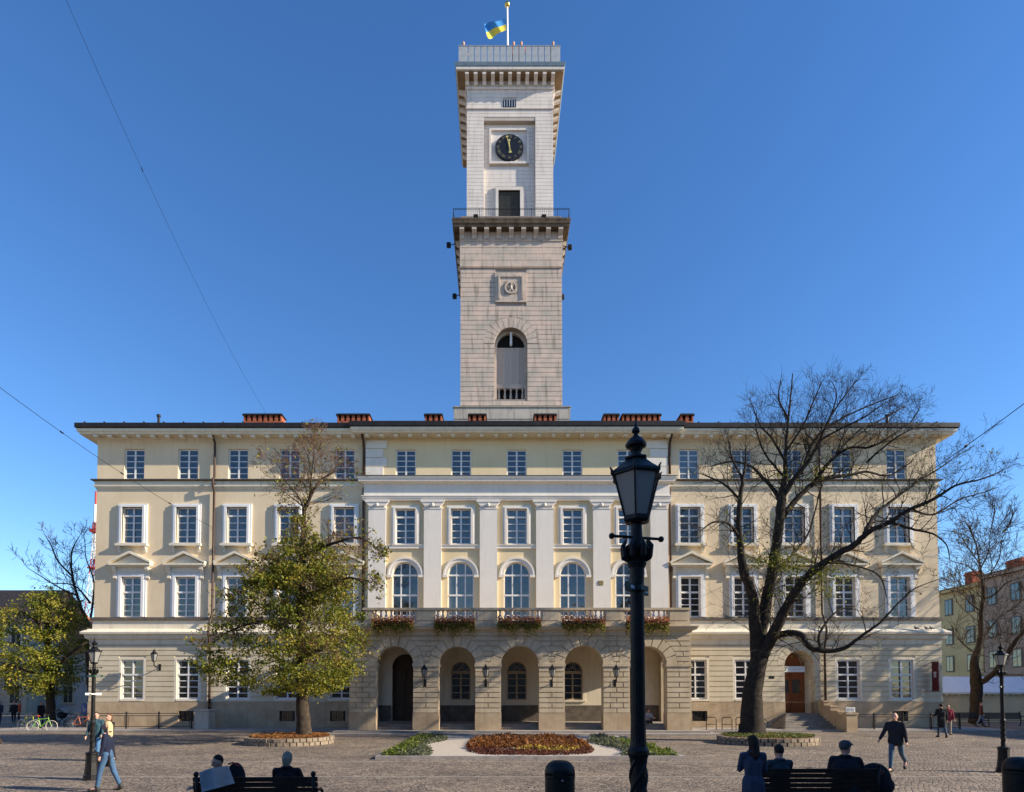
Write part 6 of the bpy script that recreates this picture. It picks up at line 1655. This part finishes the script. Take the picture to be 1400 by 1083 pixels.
# street sign at far left
q = P(116, 969, 43); t2 = world_thing('traffic_sign', 'blue oval sign on a post at the left corner of the town hall', 'sign', (q.x, 43, 0))
m_ = MB(); m_.tube([(q.x,43.03,0),(q.x,43.03,q.z+.4)], .04, 8); m_.build('post', M['rail'], t2)
m_ = MB(); m_.disc((q.x,0,q.z), .22, .42, 42.95, 42.99, 24); m_.build('plate', mat('blue sign', (.10,.16,.45), None, .5), t2)
m_ = MB(); m_.ring(q.x, q.z-.08, .06, .11, 42.935, 42.949, 0, 6.28, 14); m_.box(q.x-.10, q.x-.05, 42.935, 42.948, q.z-.06, q.z+.2); m_.build('symbol', M['frame'], t2)

# ------------------------------------------------------------------ overhead wires, pigeons
def wire(label, a, b, sag, r=.012, beads=0):
    t2 = world_thing('overhead_wire', label, 'cable', a); n = 30; pts = []
    for k in range(n+1):
        t = k/n; pts.append(a.lerp(b, t)-Vector((0,0,sag*4*t*(1-t))))
    m_ = MB(); m_.tube(pts, r, 5); m_.build('cable', M['iron'], t2)
    m_ = MB()
    for k in (8, 15, 22)[:max(1, beads)]: m_.tube([pts[k]-(pts[k+1]-pts[k]).normalized()*.08, pts[k]+(pts[k+1]-pts[k]).normalized()*.08], r*3, 6)
    m_.build('clamp', M['iron'], t2)
wire('thin cable crossing the upper left sky down to the roof', P(60,-70,20), P(368,572,43.9), .9, .007, 1)
wire('cable from the left edge to the left wing of the town hall', P(-40,500,24), P(292,722,YW-.02), .35, .012, 3)
wire('cable from the right edge to the right wing behind the big bare tree', P(1440,522,24), P(1122,738,YW-.02), .3, .018, 1)
for i, (px, lab) in enumerate(((1252, 'grey pigeon on the right end ledge, leftmost of three'), (1266, 'grey pigeon on the right end ledge, middle of three'), (1273, 'grey pigeon on the right end ledge, rightmost of three'))):
    q = P(px, 862, YG-.25); q.z = zc1+.05+.0; q.y = YG-.28
    t2 = world_thing('pigeon', lab, 'pigeon', q, 'pigeons on the ledge'); b = MB(); b.ball(q+Vector((0,0,.10)), .12, .07, .07, 12, 8); b.ball(q+Vector((-.09,0,.2)), .04, .035, .04, 10, 8); capsule(b, q+Vector((-.07,0,.13)), q+Vector((-.09,0,.19)), .04, .03); capsule(b, q+Vector((.08,0,.10)), q+Vector((.2,0,.06)), .045, .03); b.tube([q+Vector((-.12,0,.2)), q+Vector((-.16,0,.19))], [.012,.004], 5)
    rb_(b, 'body', cloth('grey feathers', (.09,.09,.11)), t2, .012)
    m_ = MB(); m_.tube([q+Vector((-.01,-.02,.0)), q+Vector((0,-.02,.06))], .008, 4); m_.tube([q+Vector((-.01,.02,.0)), q+Vector((0,.02,.06))], .008, 4); m_.build('legs', M['wood'], t2)

# ------------------------------------------------------------------ background
M['btile'] = mat('old red roof tiles', (.30,.11,.055), (.48,.20,.10), .9, 3, .4, 12)
M['bwall'] = mat('pale grey house wall', (.34,.33,.31), (.42,.40,.38), .9, 1, streak=.3)
M['bwall2'] = mat('beige house wall', (.36,.31,.24), (.44,.38,.30), .9, 1, streak=.3)
def house(label, x0, x1, y, dep, ze, zr, wall_m, nx, nz, z0w=1.2, name='town_house', arc_=True):
    t2 = world_thing(name, label, 'house', ((x0+x1)/2, y, 0)); m_ = MB(); m_.box(x0, x1, y, y+dep, 0, ze); m_.build('wall', M[wall_m], t2)
    m_ = MB(); e_ = .5
    m_.add([(x0-e_,y-e_,ze),(x1+e_,y-e_,ze),(x1+e_,y+dep+e_,ze),(x0-e_,y+dep+e_,ze),(x0-e_,y+dep/2,zr),(x1+e_,y+dep/2,zr)], [(0,1,5,4),(1,2,5),(2,3,4,5),(3,0,4),(3,2,1,0)])
    r_ = m_.build('roof', M['btile'], t2)
    sh = (ze-.6)/nz
    for j in range(nz):
        for i in range(nx):
            xx = x0+(x1-x0)*(i+.5)/nx; zz = .6+sh*j+sh*.2; h_ = sh*.58
            f_ = MB(); f_.box(xx-.65, xx+.65, y-.08, y-.001, zz-.1, zz+h_+.1); f_.box(xx-.8, xx+.8, y-.18, y-.001, zz-.2, zz-.101); o = f_.build('window', M['frameD' if j == 0 else 'trim'], t2)
            f_ = MB(); f_.box(xx-.5, xx-.04, y-.10, y-.081, zz, zz+h_); f_.box(xx+.04, xx+.5, y-.10, y-.081, zz, zz+h_); f_.build('pane', M['dglass'], o)
YH = 72
house('low pale grey house with red tiled roof at the end of the left side street', P(40,900,YH).x, P(150,900,YH).x, YH, 10, P(80,893,YH).z, P(80,846,YH+5).z, 'bwall', 3, 2)
house('house with dark red roof behind the far left tree', P(-90,900,YH-4).x, P(38,900,YH-4).x, YH-4, 11, P(0,850,YH-4).z, P(0,806,YH+1).z, 'bwall2', 4, 3)
# right row (long facade facing left, receding)
def side_house(label, X0, ya, yb, ze, zr, wm, rows, pitch, zlist, chim):
    t2 = world_thing('town_house', label, 'house', (X0, (ya+yb)/2, 0)); m_ = MB(); m_.box(X0, X0+14, ya, yb, 0, ze); m_.build('wall', M[wm], t2)
    m_ = MB(); m_.add([(X0-.7,ya,ze),(X0-.7,yb,ze),(X0+7,yb,zr),(X0+7,ya,zr),(X0+14,ya,ze),(X0+14,yb,ze)], [(0,1,2,3),(3,2,5,4),(0,3,4),(1,5,2),(0,4,5,1)]); r_ = m_.build('roof', M['btile'], t2)
    m_ = MB(); m_.box(X0-.5, X0, ya, yb, ze-.5, ze-.005); m_.box(X0-.25, X0, ya, yb, 4.6, 5.0); m_.build('cornice', M[wm], t2)
    for (yc, w_, zt_) in chim:
        m_ = MB(); m_.box(X0+1.2, X0+2.6, yc-w_/2, yc+w_/2, ze-.5, zt_); m_.box(X0+1.1, X0+2.7, yc-w_/2-.1, yc+w_/2+.1, zt_-.5, zt_-.2); m_.build('chimney', M['brick'], r_)
    y = ya+pitch*.5
    while y < yb:
        for zz in zlist:
            f_ = MB(); f_.box(X0-.1, X0-.001, y-.75, y+.75, zz-1.1, zz+1.2); o = f_.build('window', M['ywin'], t2)
            f_ = MB(); f_.box(X0-.13, X0-.101, y-.58, y-.05, zz-.95, zz+1.05); f_.box(X0-.13, X0-.101, y+.05, y+.58, zz-.95, zz+1.05); f_.build('pane', M['dglass'], o)
        y += pitch
M['ywin'] = mat('dull window frame', (.16,.13,.10), None, .7); M['ywall'] = mat('ochre house wall', (.62,.43,.19), (.70,.51,.25), .9, .4, streak=.3); M['pwall'] = mat('dull pink house wall', (.38,.25,.17), (.46,.31,.22), .9, .5, streak=.3)
side_house('ochre yellow three-storey house seen obliquely past the right corner of the town hall', 64, 80.8, 100, P(1300,806,86.7).z, P(1300,806,86.7).z+1.1, 'ywall', 3, 3.9, (5.8+.6, 10.2, 14.4), [(84.5,1.4,P(1319,781,84).z), (93,1.2,19.5)])
side_house('dull pink house with brick chimneys at the right edge', 64, 52, 80.6, P(1370,782,78).z, P(1370,782,78).z+1.1, 'pwall', 3, 3.6, (6.6, 10.6, 14.8), [(77.0,2.4,P(1387,762,76).z), (69,1.6,21)])
# tent
YN = 50; tx0, tx1 = 33.0, 62
t2 = world_thing('market_tent', 'long white-roofed market tent with cream side wall right of the town hall', 'tent', ((tx0+tx1)/2, YN, 0))
zt0_, zt1_ = P(1340,948,YN).z, P(1340,925,YN+2).z
m_ = MB(); n = 16
for k in range(n):
    a = tx0+(tx1-tx0)*k/n; b_ = tx0+(tx1-tx0)*(k+1)/n; m_.add([(a,YN+.05,0),((a+b_)/2,YN-.02,0),(b_,YN+.05,0),(b_,YN,zt0_),((a+b_)/2,YN-.06,zt0_),(a,YN,zt0_)], [(0,1,4,5),(1,2,3,4)])
m_.build('side_wall', M['canvas'], t2)
m_ = MB(); m_.prismx([(YN-.25,zt0_-.02),(YN-.25,zt0_+.1),(YN+2.2,zt1_),(YN+4.6,zt0_+.1),(YN+4.6,zt0_-.02)], tx0-.3, tx1); m_.build('tent_roof', M['pvc'], t2)
m_ = MB()
for k in range(60):
    a = tx0-.3+k*.49; m_.prism([(a,zt0_-.02),(a+.24,zt0_-.2),(a+.48,zt0_-.02)], YN-.25, YN-.24)
m_.build('valance', M['canvas'], t2)
# mast
YM = 420; t2 = world_thing('radio_mast', 'distant red and white lattice mast behind the left edge of the town hall', 'mast', (P(127,900,YM).x, YM, 0)); xm_ = P(126.5,870,YM).x
zz = lambda py: P(120, py, YM).z
def leg(z_): return max(.9, 6.5*(1-(z_-zz(948))/(zz(715)-zz(948))))
red = mat('mast red', (.40,.05,.05), None, .6); lev = [zz(p) for p in (948,925,905,885,865,845,825,805,785,765,745,730,715)]
for i in range(len(lev)-1):
    m_ = MB(); a, b_ = leg(lev[i]), leg(lev[i+1]); c4 = [(-1,-1),(1,-1),(1,1),(-1,1)]
    for j in range(4):
        s0, s1 = c4[j], c4[(j+1)%4]
        m_.tube([(xm_+s0[0]*a,YM+s0[1]*a,lev[i]),(xm_+s0[0]*b_,YM+s0[1]*b_,lev[i+1])], .35, 4)
        m_.tube([(xm_+s0[0]*a,YM+s0[1]*a,lev[i]),(xm_+s1[0]*b_,YM+s1[1]*b_,lev[i+1])], .2, 4); m_.tube([(xm_+s0[0]*b_,YM+s0[1]*b_,lev[i+1]),(xm_+s1[0]*b_,YM+s1[1]*b_,lev[i+1])], .2, 4)
    m_.build('lattice_section', red if i % 3 == 2 else M['frame'], t2)
m_ = MB(); m_.box(xm_-2.4, xm_+2.4, YM-2.4, YM+2.4, zz(728), zz(724)); m_.box(xm_-3, xm_+3, YM-3, YM+3, zz(778), zz(776)); m_.build('mast_platform', red, t2)
m_ = MB(); m_.tube([(xm_,YM,zz(715)),(xm_,YM,zz(690))], 1.1, 8); m_.build('antenna', M['frame'], t2)
m_ = MB(); m_.tube([(xm_,YM,zz(690)),(xm_,YM,zz(672))], .6, 8); m_.build('antenna_tip', red, t2)
# neighbours outside the frame that throw the foreground shade
nb = world_thing('town_house', 'four-storey house on the south side of the square, outside the view', 'house', (34, -8, 0))
m_ = MB(); m_.box(24, 46, -40, 5.6, 0, 17); m_.build('wall', M['bwall2'], nb)
m_ = MB(); m_.box(23.5, 46.5, -40.5, 6.0, 17, 17.5); m_.prismx([(-40.5,17.5),(6.0,17.5),(-17,21)], 23.5, 46.5); m_.build('roof', M['btile'], nb)
m_ = MB()
def block(label, x0, x1, y0, y1, ze, zr, axis, wm):
    t2 = world_thing('town_house', label, 'house', ((x0+x1)/2, (y0+y1)/2, 0)); m_ = MB(); m_.box(x0, x1, y0, y1, 0, ze); m_.build('wall', M[wm], t2)
    m_ = MB()
    if axis == 'y': m_.prism([(x0-.6,ze),(x1+.6,ze),((x0+x1)/2,zr)], y0, y1)
    else: m_.prismx([(y0-.6,ze),(y1+.6,ze),((y0+y1)/2,zr)], x0, x1)
    m_.build('roof', M['btile'], t2)
    m_ = MB()
    for j in range(4):
        if axis == 'x':
            x = x0+1.5
            while x < x1-2: m_.box(x, x+1.2, y1, y1+.03, 1.2+j*4, 3.4+j*4); x += 3
        else:
            y = y0+1.5
            while y < y1-2: m_.box(x0-.03, x0, y, y+1.2, 1.2+j*4, 3.4+j*4); m_.box(x1, x1+.03, y, y+1.2, 1.2+j*4, 3.4+j*4); y += 3
    m_.build('windows', M['dglass'], t2)
block('row of houses on the east side of the square outside the right edge', 64, 78, 21, 51.9, 17.5, 22, 'y', 'bwall2')
block('row of houses on the south side of the square behind the viewer', -60, 22, -46, -34, 14, 17, 'x', 'bwall2')
block('row of houses on the west side of the square outside the left edge', -78, -62, -20, 52, 16, 20, 'y', 'bwall')
